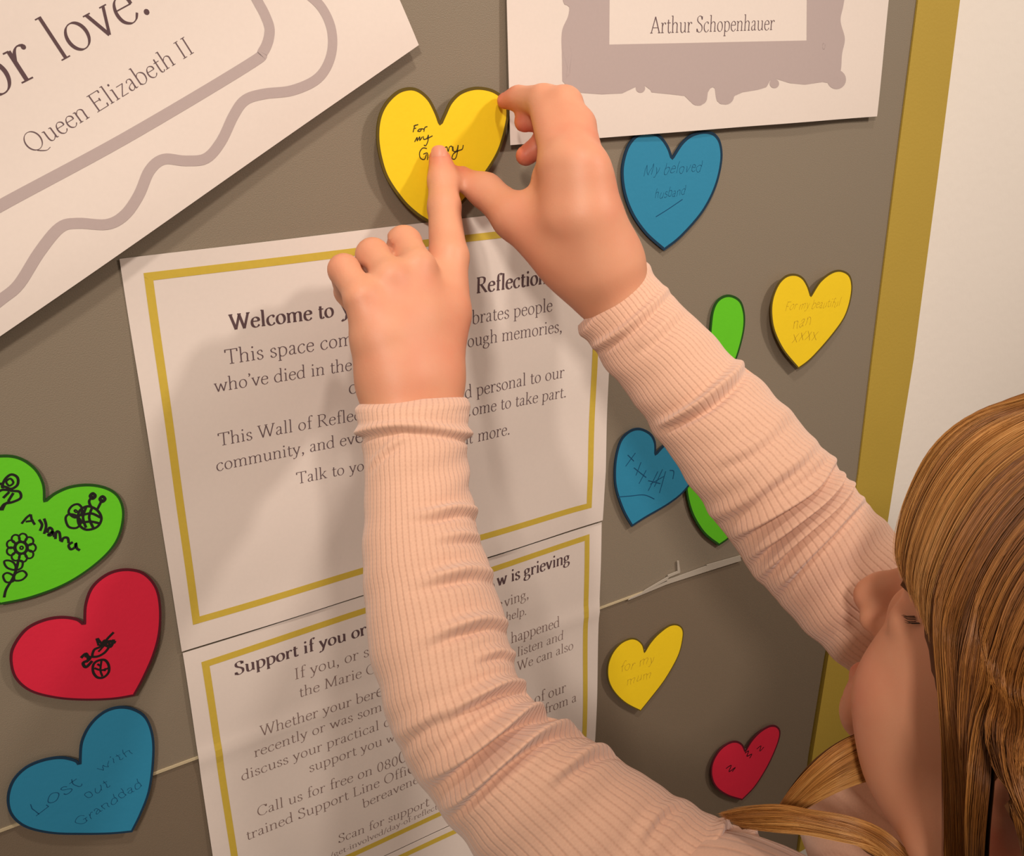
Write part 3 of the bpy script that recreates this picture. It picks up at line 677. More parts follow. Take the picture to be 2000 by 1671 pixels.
def surface(f, lo, hi, h, B=20):
    lo = np.array(lo, float); nb = np.ceil((np.array(hi)-lo)/(h*B)).astype(int)
    pr = B*h*.9; Vs = []; Ks = []; edges = []
    BIG = 1 << 14
    g = np.arange(-1, B+1)
    G = np.stack(np.meshgrid(g, g, g, indexing='ij'), -1)
    key = lambda c: (c[..., 0]*BIG+c[..., 1])*BIG+c[..., 2]
    for bi in range(nb[0]):
        for bj in range(nb[1]):
            for bk in range(nb[2]):
                base = np.array([bi, bj, bk])*B; pc = lo+(base+B/2)*h
                d = f(pc[None], pc, pr)
                if d is None or abs(d[0]) > pr*1.15+.004: continue
                nodes = base+np.stack(np.meshgrid(*[np.arange(B+1)]*3, indexing='ij'), -1)
                p = lo+nodes.reshape(-1, 3)*h
                d = f(p, pc, pr)
                if d is None: continue
                v = d.reshape(B+1, B+1, B+1)
                if v.min() > 0 or v.max() < 0: continue
                s = v < 0
                # cell vertices
                acc = np.zeros((B, B, B, 3)); cnt = np.zeros((B, B, B))
                for ax in range(3):
                    for o1 in (0, 1):
                        for o2 in (0, 1):
                            a1, a2 = [x for x in range(3) if x != ax]
                            s0 = [slice(0, B)]*3; s0[a1] = slice(o1, B+o1); s0[a2] = slice(o2, B+o2); s1 = list(s0); s1[ax] = slice(1, B+1)
                            va, vb = v[tuple(s0)], v[tuple(s1)]; m = (va < 0) != (vb < 0)
                            t = np.where(m, va/np.where(m, va-vb, 1), 0)
                            q = np.zeros((B, B, B, 3)); q[..., ax] = t; q[..., a1] = o1; q[..., a2] = o2
                            acc += q*m[..., None]; cnt += m
                m = cnt > 0; idx = np.argwhere(m)
                Vs.append(lo+(base+idx+acc[m]/cnt[m][:, None])*h); Ks.append(key(base+idx))
                for ax in range(3):
                    s0 = [slice(0, B)]*3; s1 = list(s0); s1[ax] = slice(1, B+1)
                    x = s[tuple(s0)] != s[tuple(s1)]; id2 = np.argwhere(x)
                    if len(id2): edges.append((ax, base+id2, s[tuple(s0)][x]))
    V = np.concatenate(Vs); K_ = np.concatenate(Ks); o = np.argsort(K_); K_ = K_[o]; V = V[o]
    Q = []
    for ax, n, ins in edges:
        a1, a2 = (ax+1) % 3, (ax+2) % 3
        e1 = np.zeros(3, int); e1[a1] = 1; e2 = np.zeros(3, int); e2[a2] = 1
        ks = np.stack([key(n-e1-e2), key(n-e2), key(n), key(n-e1)], 1)
        ii = np.searchsorted(K_, ks); ii = np.minimum(ii, len(K_)-1)
        ok = (K_[ii] == ks).all(1); ii = ii[ok]; fl_ = ~ins[ok]
        ii[fl_] = ii[fl_][:, ::-1]; Q.append(ii)
    return V, np.concatenate(Q)

def J(px, py, d, r=0):
    return (P(px, py, d), r*PZ(px, py, d)/F_PX)
def chain(pts, k=.002):
    q = [J(*t) for t in pts]
    return U(k, *[cone(q[i][0], q[i+1][0], q[i][1], q[i+1][1]) for i in range(len(q)-1)])

# left hand (pointing) ------------------------------------------------
LI = [(858, 309, .0135, 20.5), (861, 352, .021, 25), (867, 404, .033, 31), (876, 500, .056, 38)]
LM = [(815, 520, .070, 33), (789, 476, .048, 34), (786, 520, .026, 27), (800, 560, .034, 20)]
LR = [(760, 543, .074, 33), (728, 498, .052, 32), (728, 545, .030, 26), (742, 585, .036, 20)]
LP = [(706, 580, .078, 31), (672, 527, .060, 30), (678, 570, .038, 24), (695, 605, .042, 18)]
def digit(pts, pad=0): return chain(pts, .003)
lfing = U(.0018, digit(LI), digit(LM), digit(LR), digit(LP))
lpalm = U(.012, chain([(877, 505, .058, 36), (861, 610, .072, 60), (836, 745, .092, 62)]),
          chain([(815, 525, .072, 34), (812, 620, .080, 58), (806, 745, .094, 62)]),
          chain([(760, 548, .076, 33), (775, 640, .083, 52), (784, 745, .094, 62)]),
          chain([(704, 585, .080, 31), (738, 660, .086, 55), (768, 748, .093, 60)]),
          chain([(795, 600, .066, 44), (805, 690, .076, 52)]))
lthumb = chain([(868, 700, .078, 40), (880, 610, .056, 36), (845, 560, .040, 27), (800, 548, .030, 23)], .004)
lhand = U(.005, lpalm, lthumb, lfing)
lhand = SUB(.003, lhand, chain([(707, 520, .050, 4), (714, 530, .064, 2.5)], 0), chain([(752, 468, .042, 4), (768, 484, .054, 2)], 0), chain([(832, 462, .048, 3), (830, 480, .056, 1)], 0))
larm = U(.008, chain([(836, 745, .092, 60), (836, 800, .100, 56), (845, 900, .120, 58), (868, 1180, .160, 84), (905, 1400, .190, 88)]),
         chain([(770, 748, .093, 58), (778, 800, .100, 54), (795, 900, .122, 56), (845, 1180, .162, 80), (925, 1420, .190, 84)]),
         chain([(910, 1410, .190, 86), (1100, 1590, .222, 100), (1380, 1790, .270, 130)]))
# right hand (holding the card's edge) ---------------------------------
RI = [(986, 197, .0125, 16), (1012, 192, .020, 23), (1062, 198, .040, 32), (1100, 320, .078, 42)]
RM = [(1024, 238, .024, 20), (1060, 222, .028, 24), (1102, 205, .052, 36), (1136, 320, .086, 40)]
RR = [(1027, 304, .026, 20), (1066, 276, .028, 23), (1130, 246, .064, 33), (1150, 345, .090, 36)]
RP = [(1068, 345, .032, 17), (1095, 322, .034, 20), (1142, 302, .066, 27), (1160, 370, .090, 32)]
RT = [(907, 347, .0145, 19), (948, 372, .028, 32), (1006, 424, .052, 43), (1090, 498, .078, 50)]
rfing = U(.005, digit(RI), digit(RM), digit(RR), digit(RP))
rpalm = U(.016, chain([(1100, 322, .080, 44), (1116, 420, .086, 56), (1155, 518, .092, 60)]),
          chain([(1138, 328, .090, 38), (1140, 420, .093, 56), (1172, 520, .096, 64)]),
          chain([(1150, 350, .090, 34), (1156, 430, .092, 50), (1180, 515, .094, 62)]),
          chain([(1070, 345, .062, 30), (1090, 420, .068, 50), (1150, 518, .088, 56)]))
rhand = U(.006, U(.014, rpalm, chain(RT, .005)), rfing)
rarm = U(.008, chain([(1154, 513, .088, 57), (1186, 588, .098, 50), (1228, 650, .112, 54), (1350, 800, .150, 80), (1510, 975, .190, 88)]),
         chain([(1180, 510, .092, 60), (1208, 570, .098, 50), (1245, 632, .112, 52), (1365, 785, .150, 76), (1530, 955, .190, 84)]),
         chain([(1520, 965, .190, 86), (1690, 1160, .213, 100), (1900, 1380, .27, 130)]))

# head -----------------------------------------------------------------
HC = np.array([.3566, .1484-DIST, -.2449+CAMZ])
def rotm(a, b, g):
    ca, sa, cb, sb, cg, sg = math.cos(a), math.sin(a), math.cos(b), math.sin(b), math.cos(g), math.sin(g)
    return np.array([[ca, -sa, 0], [sa, ca, 0], [0, 0, 1]])@np.array([[1, 0, 0], [0, cb, -sb], [0, sb, cb]])@np.array([[cg, 0, sg], [0, 1, 0], [-sg, 0, cg]])
HM = rotm(.0694, .1493, .1684)
hp = lambda *v: HC+HM@np.array(v)
hcone = lambda a, b, ra, rb: cone(hp(*a), hp(*b), ra, rb)
hell = lambda c, r: ell(hp(*c), r, HM)
skull = U(.025, hell((0, -.008, .026), (.069, .089, .082)), hell((0, .028, -.024), (.054, .052, .056)))
face = U(.014, skull, hell((-.033, .044, -.025), (.027, .030, .030)), hell((.033, .044, -.025), (.027, .030, .030)), hell((-.034, .034, -.048), (.022, .024, .024)), hell((.034, .034, -.048), (.022, .024, .024)),
         hcone((0, .044, -.070), (0, .046, -.073), .016, .014), hcone((-.050, .010, -.055), (0, .040, -.070), .018, .015), hcone((.050, .010, -.055), (0, .040, -.070), .018, .015))
face = U(.010, face, hell((-.026, .066, .026), (.022, .012, .008)), hell((.026, .066, .026), (.022, .012, .008)))
face = SUB(.010, face, hell((-.030, .0865, .006), (.014, .010, .010)), hell((.030, .0865, .006), (.014, .010, .010)))
nose = U(.005, hcone((0, .077, .014), (0, .095, -.009), .0062, .0078), hcone((0, .095, -.009), (0, .0980, -.0135), .0078, .0086), hcone((-.0085, .086, -.0185), (-.0082, .0890, -.0175), .0062, .0072), hcone((.0085, .086, -.0185), (.0082, .0890, -.0175), .0062, .0072))
face = U(.008, face, nose)
lips = U(.003, hcone((-.018, .077, -.055), (0, .0880, -.0505), .003, .0055), hcone((.018, .077, -.055), (0, .0880, -.0505), .003, .0055),
         hcone((-.016, .076, -.058), (0, .0860, -.0610), .003, .0062), hcone((.016, .076, -.058), (0, .0860, -.0610), .003, .0062), hell((0, .075, -.055), (.025, .015, .020)))
face = U(.005, face, lips)
face = SUB(.0015, face, hcone((-.019, .084, -.0558), (0, .0950, -.0558), .0008, .0010), hcone((.019, .084, -.0558), (0, .0950, -.0558), .0008, .0010),
           hcone((-.0065, .0925, -.0285), (-.0065, .091, -.0225), .0028, .002), hcone((.0065, .0925, -.0285), (.0065, .091, -.0225), .0028, .002))
lids = U(.006, hell((-.0205, .0690, .001), (.011, .011, .013)), hell((.0205, .0690, .001), (.011, .011, .013)), *[hell((s*.035, .0600, .006), (.0145, .0115, .0115)) for s in (-1, 1)])
face = U(.003, face, lids)
def ear(s):
    e = U(.004, hell((s*.072, -.008, -.012), (.0055, .014, .022)), *[hcone(a, b, .0038, .0038) for a, b in zip(
        [(s*.074, .002, -.004), (s*.078, .000, .010), (s*.080, -.010, .017), (s*.080, -.022, .010), (s*.078, -.024, -.004), (s*.076, -.016, -.022)],
        [(s*.078, .000, .010), (s*.080, -.010, .017), (s*.080, -.022, .010), (s*.078, -.024, -.004), (s*.076, -.016, -.022), (s*.075, -.006, -.034)])],
        hcone((s*.074, -.004, -.032), (s*.075, -.008, -.036), .0065, .006))
    return SUB(.003, e, hell((s*.079, -.010, -.006), (.005, .007, .011)))
def moved(f, v):
    v = HM@np.array(v)
    return lambda p, pc, pr: f(p-v, pc-v, pr)
headS = U(.004, face, moved(ear(-1), (.004, -.004, -.010)), moved(ear(1), (-.004, -.004, -.010)))
N0, N1 = hp(0, -.018, -.075), hp(0, -.035, -.150)
neck = cone(N0, N1, .042, .046)
NB = N1+np.array([0, .0, -.01])
SL, SR = P(1480, 1860, .300), P(1960, 1440, .300)
torso = U(.03, cone(NB+[0, -.01, -.03], SL, .046, .036), cone(NB+[0, -.01, -.03], SR, .046, .036),
          cone(NB+[.0, -.01, -.03], P(1690, 1590, .262), .045, .030), ell(NB+[0, -.02, -.13], (.115, .075, .13)), ell(NB+[0, -.025, -.28], (.10, .070, .14)), ell(NB+[0, -.03, -.40], (.108, .075, .11)))
bodyf = U(.016, U(.012, lhand, larm), U(.012, rhand, rarm), torso, U(.02, headS, neck))
V, Q = surface(bodyf, (.05, -.52, .58), (.66, .002, 1.42), .0016)
M['skin'] = None
def skin_mat():
    m = mat('skin', (238, 184, 152), .5, .4, .10, 900, sss=.22, bdist=.0006)
    nt = m.node_tree; b = nt.nodes['Principled BSDF']
    at = nt.nodes.new('ShaderNodeAttribute'); at.attribute_name = 'blush'
    n = nt.nodes.new('ShaderNodeTexNoise'); n.inputs['Scale'].default_value = 60; n.inputs['Detail'].default_value = 5
    tc = nt.nodes.new('ShaderNodeTexCoord'); nt.links.new(tc.outputs['Object'], n.inputs['Vector'])
    mr = nt.nodes.new('ShaderNodeMapRange'); mr.inputs[1].default_value = .3; mr.inputs[2].default_value = .7; mr.inputs[3].default_value = .55; mr.inputs[4].default_value = 1.25
    nt.links.new(n.outputs['Fac'], mr.inputs[0])
    mu = nt.nodes.new('ShaderNodeMath'); mu.operation = 'MULTIPLY'; nt.links.new(at.outputs['Fac'], mu.inputs[0]); nt.links.new(mr.outputs[0], mu.inputs[1])
    mx = nt.nodes.new('ShaderNodeMix'); mx.data_type = 'RGBA'; mx.inputs[6].default_value = (*s2l((213, 154, 121)), 1); mx.inputs[7].default_value = (*s2l((202, 100, 78)), 1)
    nt.links.new(mu.outputs[0], mx.inputs[0]); nt.links.new(mx.outputs[2], b.inputs['Base Color'])
    return m
M['skin'] = skin_mat()
person = empty('person', (HC[0], HC[1], 0), label='child with long light brown hair and pink ribbed sleeves reaching up with both hands', category='person')
body = mesh_obj('body', V, Q, M['skin'], person)
def blush_of(V):
    b = np.full(len(V), .12)
    def spot(p, r, a):
        nonlocal b
        b = b+a*np.exp(-(np.linalg.norm(V-p, axis=1)/r)**2)
    for q in (LI, RI, RM, RR, RP, RT): spot(P(q[0][0], q[0][1], q[0][2]), .010, .75)
    for q in (LM, LR, LP): spot(P(*q[1][:3]), .009, .25); spot(P(*q[0][:3])+np.array([0, -.012, 0]), .008, .2)
    spot(P(*LI[2][:3]), .008, .15); spot(P(915, 640, .07), .022, .45); spot(P(890, 705, .085), .02, .4); spot(P(800, 700, .10), .03, .15)
    spot(P(1195, 380, .09), .03, .3); spot(P(1010, 470, .06), .02, .25); spot(P(1140, 250, .07), .025, .25); spot(P(940, 400, .03), .012, .3)
    spot(hp(-.046, .066, -.030), .018, .42); spot(hp(.048, .055, -.030), .022, .55); spot(hp(0, .10, -.018), .008, .25)
    spot(hp(0, .085, -.052), .014, .7); spot(hp(-.078, -.010, -.030), .015, .7)
    return np.clip(b, 0, 1)
at = body.data.attributes.new('blush', 'FLOAT', 'POINT'); at.data.foreach_set('value', blush_of(V).astype(np.float32))

# fingernails
def nail(c, n, t, w, l):
    n = n/np.linalg.norm(n); t = t-n*(t@n); t /= np.linalg.norm(t); s = np.cross(n, t); Vn = []; Fn = []; A, Bn = 10, 10
    for j in range(Bn+1):
        for i in range(A+1):
            u = i/A*2-1; v = j/Bn*2-1
            q = (abs(u)**3+abs(v)**3)**(1/3) if (u or v) else 0
            m_ = max(abs(u), abs(v)); k_ = m_/q if q > m_ else 1
            uu, vv = u*k_, v*k_
            Vn.append(c+s*uu*w/2+t*vv*l/2-n*(uu*uu*w*.20+vv*vv*l*.05)+n*.0003*(1-m_**4))
    for j in range(Bn):
        for i in range(A):
            a_ = j*(A+1)+i; Fn.append((a_, a_+1, a_+A+2, a_+A+1))
    return Vn, Fn
M['nail'] = mat('fingernail', (208, 136, 110), .42, .35, sss=.1)
def add_nail(tip, nxt, up, w=.0085, l=.0085, back=.000):
    a, b = P(*tip[:3]), P(*nxt[:3]); t = (a-b)/np.linalg.norm(a-b); r = tip[3]*PZ(*tip[:3])/F_PX
    n = up-t*(up@t); n /= np.linalg.norm(n)
    Vn, Fn = nail(a+n*(r+.0001)+t*back, n, t, w, l); mesh_obj('fingernail', Vn, Fn, M['nail'], person)
toC = lambda q: (CAM-P(*q[:3]))/np.linalg.norm(CAM-P(*q[:3]))
add_nail(LI[0], LI[1], toC(LI[0])+np.array([0, 0, .25]), back=.0005)
add_nail(RT[0], RT[1], np.array([.0, -.5, .9]), .0085, .008)
# eyelashes and brows
M['lash'] = mat('eyelash', (52, 34, 20), .6)
Vl = []; Fl = []
for s_ in (-1,):
    for i in range(9):
        x_ = .0482+i*.0004
        p0 = np.array([s_*x_, .0674-(x_-.042)*1.45, .0138+.0006*math.sin(i)])
        p2 = p0+np.array([-.0006+.0001*i, .0042, -.0022+.0004*math.sin(i*2.3)]); p1 = (p0+p2)/2+np.array([0, .0006, -.0008])
        o = len(Vl)
        for k_, p in enumerate((p0, p1, p2)):
            r_ = (.00024, .00018, .00005)[k_]
            for m_ in range(3): Vl.append(hp(*(p+np.array([math.cos(m_*2.094), 0, math.sin(m_*2.094)])*r_)))
        for k_ in range(2):
            for m_ in range(3): Fl.append((o+k_*3+m_, o+k_*3+(m_+1) % 3, o+k_*3+3+(m_+1) % 3, o+k_*3+3+m_))
mesh_obj('eyelashes', Vl, Fl, M['lash'], person, kind='stuff')

# ------------------------------------------------------------------ ribbed top
def knit_mat():
    m = bpy.data.materials.new('ribbed_knit'); m.use_nodes = True; nt = m.node_tree; b = nt.nodes['Principled BSDF']
    N_ = nt.nodes.new; Lk = nt.links.new
    b.inputs['Roughness'].default_value = .92; b.inputs['Specular IOR Level'].default_value = .15
    b.inputs['Sheen Weight'].default_value = .35; b.inputs['Sheen Roughness'].default_value = .6
    uv = N_('ShaderNodeUVMap'); sp = N_('ShaderNodeSeparateXYZ'); Lk(uv.outputs[0], sp.inputs[0])
    def math_(op, a, bb=None, c=None):
        n = N_('ShaderNodeMath'); n.operation = op
        for i, x in enumerate((a, bb, c)):
            if x is None: continue
            if isinstance(x, (int, float)): n.inputs[i].default_value = x
            else: Lk(x, n.inputs[i])
        return n.outputs[0]
    # narrow groove every rib, with a small-stitch rhythm along the arm
    fr = math_('FRACT', sp.outputs[0]); tri = math_('ABSOLUTE', math_('SUBTRACT', fr, .5))
    groove = math_('SMOOTH_MIN', math_('MULTIPLY', tri, 5.0), 1.0, .3)     # 0 in the groove
    st = math_('FRACT', sp.outputs[1]); st2 = math_('ABSOLUTE', math_('SUBTRACT', st, .5))
    hh = math_('ADD', groove, math_('MULTIPLY', st2, .25))
    bp = N_('ShaderNodeBump'); bp.inputs['Strength'].default_value = .40; bp.inputs['Distance'].default_value = .0006; Lk(hh, bp.inputs['Height']); Lk(bp.outputs[0], b.inputs['Normal'])
    tc = N_('ShaderNodeTexCoord'); no = N_('ShaderNodeTexNoise'); no.inputs['Scale'].default_value = 1100; Lk(tc.outputs['Object'], no.inputs['Vector'])
    gm = math_('MULTIPLY', math_('SUBTRACT', 1.0, groove), math_('ADD', .25, math_('MULTIPLY', st2, .7)))
    m1 = N_('ShaderNodeMix'); m1.data_type = 'RGBA'; m1.inputs[6].default_value = (*s2l((224, 176, 149)), 1); m1.inputs[7].default_value = (*s2l((196, 142, 116)), 1); Lk(gm, m1.inputs[0])
    m2 = N_('ShaderNodeMix'); m2.data_type = 'RGBA'; m2.blend_type = 'MULTIPLY'; m2.inputs[0].default_value = .18
    Lk(m1.outputs[2], m2.inputs[6]); Lk(no.outputs['Fac'], m2.inputs[7]); Lk(m2.outputs[2], b.inputs['Base Color'])
    return m
M['knit'] = knit_mat()
shirt_root = sub_empty('ribbed_top', person)
shirt_root['label'] = 'pale pink ribbed long-sleeved top'
def sleeve(stations, wrinkles, ribs=74, NU=520, NT=200, flat=.86, cuff=True, fade=.5):
    """stations: (edge A px, edge B px, depth); wrinkles: (pixel polyline, height mm, width mm)"""
    A = np.array([s[0] for s in stations], float); Bq = np.array([s[1] for s in stations], float); Dp = np.array([s[2] for s in stations])
    mid = (A+Bq)/2; half = np.linalg.norm(A-Bq, axis=1)/2
    cpx = np.array([P(*m_, d) for m_, d in zip(mid, Dp)])
    rad = np.array([h_*PZ(*m_, d)/F_PX for h_, m_, d in zip(half, mid, Dp)])
    sdir = np.array([P(*a_, d)-P(*b_, d) for a_, b_, d in zip(A, Bq, Dp)]); sdir /= np.linalg.norm(sdir, axis=1, keepdims=True)
    def dense(arr):
        q = catmull(arr, n=24); return q
    Cc = dense(cpx); Rr = dense(np.stack([rad, rad, rad], 1))[:, 0]; Sd = dense(sdir)
    L_ = np.r_[0, np.cumsum(np.linalg.norm(np.diff(Cc, axis=0), axis=1))]; u = np.linspace(0, L_[-1], NU)
    Cc = np.stack([np.interp(u, L_, Cc[:, i]) for i in range(3)], 1); Sd = np.stack([np.interp(u, L_, Sd[:, i]) for i in range(3)], 1); Rr = np.interp(u, L_, Rr)
    T = np.gradient(Cc, axis=0); T /= np.linalg.norm(T, axis=1, keepdims=True)
    view = CAM-Cc; view /= np.linalg.norm(view, axis=1, keepdims=True)
    # keep the pixel-fitted rim direction, depth axis towards the room
    Sd /= np.linalg.norm(Sd, axis=1, keepdims=True)
    Dd = np.cross(Sd, np.cross(view, Sd)); Dd /= np.linalg.norm(Dd, axis=1, keepdims=True)
    Rr = Rr*.985
    if cuff:
        Rr = Rr-.0006+.0016*np.exp(-((u-.004)/.004)**2)
    th = np.linspace(0, 2*np.pi, NT, endpoint=False)
    ct, st = np.cos(th), np.sin(th)
    V = Cc[:, None]+Rr[:, None, None]*(ct[None, :, None]*Sd[:, None]+flat*st[None, :, None]*Dd[:, None])
    def normals(V):
        du = np.gradient(V, axis=0); dt = np.roll(V, -1, 1)-np.roll(V, 1, 1)
        n = np.cross(du, dt); n /= np.linalg.norm(n, axis=2, keepdims=True)+1e-12
        o = (n*(V-Cc[:, None])).sum(2).mean(); return n if o > 0 else -n
    n = normals(V)
    uv_px = proj(V.reshape(-1, 3)).reshape(NU, NT, 2)
    front = ((CAM-V)*n).sum(2) > 0
    rmean = Rr.mean()
    disp = np.zeros((NU, NT))
    U_ = u[:, None]+np.zeros((1, NT)); Tm = Rr[:, None]*th[None]
    for pts, hgt, wid in wrinkles:
        q = catmull(pts if len(pts) > 2 else [pts[0], ((pts[0][0]+pts[1][0])/2, (pts[0][1]+pts[1][1])/2), pts[1]], n=8)
        ui = []; ti = []
        for p in q:
            dd = np.where(front, ((uv_px-p)**2).sum(2), 1e12); k_ = np.unravel_index(dd.argmin(), dd.shape); ui.append(u[k_[0]]); ti.append(th[k_[1]])
        ui = np.array(ui); ti = np.unwrap(np.array(ti))
        # extend past both ends, fading
        e0 = np.array([ui[0]-(ui[2]-ui[0])*1.2, ti[0]-(ti[2]-ti[0])*1.2]); e1 = np.array([ui[-1]+(ui[-1]-ui[-4])*.6, ti[-1]+(ti[-1]-ti[-4])*.6])
        ui = np.r_[e0[0], ui, e1[0]]; ti = np.r_[e0[1], ti, e1[1]]
        lin = np.linspace(0, 1, len(ui)); amp = np.clip((1-lin)/fade, 0, 1)*np.clip(lin/.12, 0, 1); amp = amp*amp*(3-2*amp)*(.45+.75*np.clip((lin-.1)/.35, 0, 1))
        if wid == 3.0 and hgt == 1.9: amp[:] = .75
        o = np.argsort(ti); tmin, tmax = ti[o][0], ti[o][-1]
        tg = np.linspace(tmin, tmax, 90); ug = np.interp(tg, ti[o], ui[o]); ag = np.interp(tg, ti[o], amp[o])
        kk = np.exp(-(np.arange(-12, 13)/6.0)**2); kk /= kk.sum()
        ug = np.convolve(np.pad(ug, 12, mode='reflect', reflect_type='odd'), kk, 'valid'); ag = np.convolve(np.pad(ag, 12, mode='edge'), kk, 'valid')
        best = np.zeros((NU, NT))
        for sh in (-2*np.pi, 0, 2*np.pi):
            tt = th+sh; ok = (tt >= tmin) & (tt <= tmax)
            if not ok.any(): continue
            uc = np.interp(tt[ok], tg, ug); ac = np.interp(tt[ok], tg, ag)
            x = (U_[:, ok]-uc)/(wid*.00078)
            prof = np.exp(-x*x)-.75*np.exp(-((x-1.6)/.8)**2)-.2*np.exp(-((x+1.8)/1.0)**2)
            best[:, ok] = prof*ac*hgt*.00165
        disp += best
    # soft irregular folds everywhere
    ph = rng.uniform(0, 6.28, 12)
    for i in range(12):
        kt = rng.integers(1, 4); ku = rng.uniform(120, 420)
        disp += .00018*np.sin(kt*th[None]+ku*u[:, None]+ph[i])*(1 if i % 2 else .6)
    V = V+n*disp[..., None]
    V = V.reshape(-1, 3)
    idx = np.arange(NU*NT).reshape(NU, NT)
    a_, b_ = idx[:-1], idx[1:]
    Qd = np.stack([a_, np.roll(a_, -1, 1), np.roll(b_, -1, 1), b_], -1).reshape(-1, 4)
    # turned-in lip at the cuff
    lip = []; base = Cc[0]
    ring = V[:NT]; din = ring-base; rl = np.linalg.norm(din, axis=1, keepdims=True)
    for j, (s_, z_) in enumerate([(.0010, -.0012), (.0024, -.0010), (.0032, .0006), (.0034, .004), (.0036, .010)]):
        lip.append(ring-din/rl*s_+T[0]*z_)
    nl = len(lip); o = len(V); V = np.concatenate([V]+lip)
    prev = np.arange(NT)
    Ql = []
    for j in range(nl):
        cur = o+j*NT+np.arange(NT); Ql.append(np.stack([prev, cur, np.roll(cur, -1), np.roll(prev, -1)], 1)); prev = cur
    # consistent outward winding
    Qall = np.concatenate([Qd]+Ql)
    t0 = Qd[NT//4]; nn_ = np.cross(V[t0[1]]-V[t0[0]], V[t0[2]]-V[t0[0]])
    if nn_@(V[t0[0]]-Cc[0]) < 0: Qall = Qall[:, ::-1]
    ob = mesh_obj('sleeve', V, Qall.copy(), M['knit'], shirt_root)
    uvU = np.r_[np.tile(np.arange(NT), NU), np.tile(np.arange(NT), nl)]/NT*ribs
    uvV = np.r_[np.repeat(u, NT), np.repeat(np.linspace(-.001, -.01, nl), NT)]/.0022
    lay = ob.data.uv_layers.new(name='UVMap'); li = np.empty(len(ob.data.loops), np.int32); ob.data.loops.foreach_get('vertex_index', li)
    uu = uvU[li].copy(); quad = uu.reshape(-1, 4); mx = quad.max(1, keepdims=True); quad[(mx-quad) > ribs/2] += ribs
    lay.data.foreach_set('uv', np.stack([quad.reshape(-1), uvV[li]], 1).astype(np.float32).ravel())
    return ob
sleeve([((699, 787), (920, 779), .096), ((690, 818), (923, 812), .104), ((701, 868), (923, 868), .113), ((706, 963), (926, 952), .128), ((702, 1097), (954, 1074), .150),
        ((708, 1219), (994, 1195), .168), ((727, 1325), (1010, 1275), .182), ((752, 1408), (1026, 1330), .192), ((791, 1492), (1056, 1375), .201), ((842, 1565), (1110, 1412), .209),
        ((892, 1631), (1190, 1457), .218), ((990, 1740), (1300, 1531), .234), ((1110, 1850), (1405, 1590), .252), ((1240, 1960), (1530, 1650), .272), ((1380, 2040), (1640, 1720), .295)],
       [([(694, 846), (760, 832), (840, 834), (925, 848)], 1.9, 3.0), ([(722, 905), (760, 870), (800, 845)], .7, 3), ([(942, 1002), (900, 992), (850, 1000), (790, 1006)], 1.8, 3.2), ([(952, 1048), (905, 1043), (840, 1050)], 1.2, 3),
        ([(968, 1122), (920, 1112), (860, 1122), (800, 1140)], 2.1, 3.6), ([(998, 1218), (950, 1208), (890, 1222), (820, 1250)], 2.3, 3.8), ([(1008, 1278), (970, 1270), (920, 1285)], 1.5, 3.4),
        ([(1030, 1338), (985, 1333), (920, 1362), (850, 1402)], 3.2, 4.0), ([(1066, 1386), (1020, 1388), (960, 1430), (880, 1490), (815, 1530)], 4.4, 4.4), ([(1122, 1420), (1060, 1425), (980, 1480), (900, 1555), (860, 1585)], 4.2, 4.4),
        ([(1196, 1460), (1140, 1470), (1060, 1530)], 2.0, 4.5), ([(1330, 1560), (1280, 1590), (1230, 1660)], 1.2, 4.5), ([(1424, 1592), (1400, 1630), (1380, 1671)], 2.4, 4), ([(1480, 1610), (1460, 1650)], 1.8, 4), ([(770, 1440), (830, 1400), (880, 1372)], 1.3, 4)], ribs=58)
sleeve([((1257, 510), (1128, 642), .092), ((1285, 538), (1146, 672), .102), ((1330, 588), (1186, 728), .118), ((1385, 640), (1222, 773), .134), ((1447, 703), (1265, 837), .152),
        ((1518, 765), (1302, 892), .168), ((1585, 838), (1338, 949), .184), ((1632, 890), (1385, 1015), .197), ((1664, 932), (1437, 1087), .205), ((1698, 978), (1505, 1169), .214),
        ((1750, 1033), (1590, 1255), .226), ((1830, 1112), (1665, 1325), .246), ((1960, 1240), (1775, 1440), .285), ((2060, 1330), (1860, 1540), .315)],
       [([(1306, 560), (1270, 600), (1210, 650), (1150, 684)], 1.3, 3.0), ([(1452, 700), (1420, 745), (1350, 800), (1285, 832)], 2.4, 3.4), ([(1600, 850), (1550, 905), (1440, 985), (1370, 1010)], .9, 4), ([(1540, 800), (1480, 860), (1400, 905)], .8, 4),
        ([(1634, 893), (1590, 950), (1500, 1005), (1425, 1050)], 2.4, 3.4), ([(1656, 915), (1615, 965), (1540, 1025), (1455, 1095)], 2.9, 3.2), ([(1672, 938), (1630, 985), (1560, 1045), (1480, 1125)], 2.7, 3.0), ([(1690, 968), (1640, 1020), (1570, 1090), (1505, 1160)], 1.5, 3.4),
        ([(1330, 600), (1290, 640), (1240, 680)], .9, 4)], ribs=56, fade=.3)
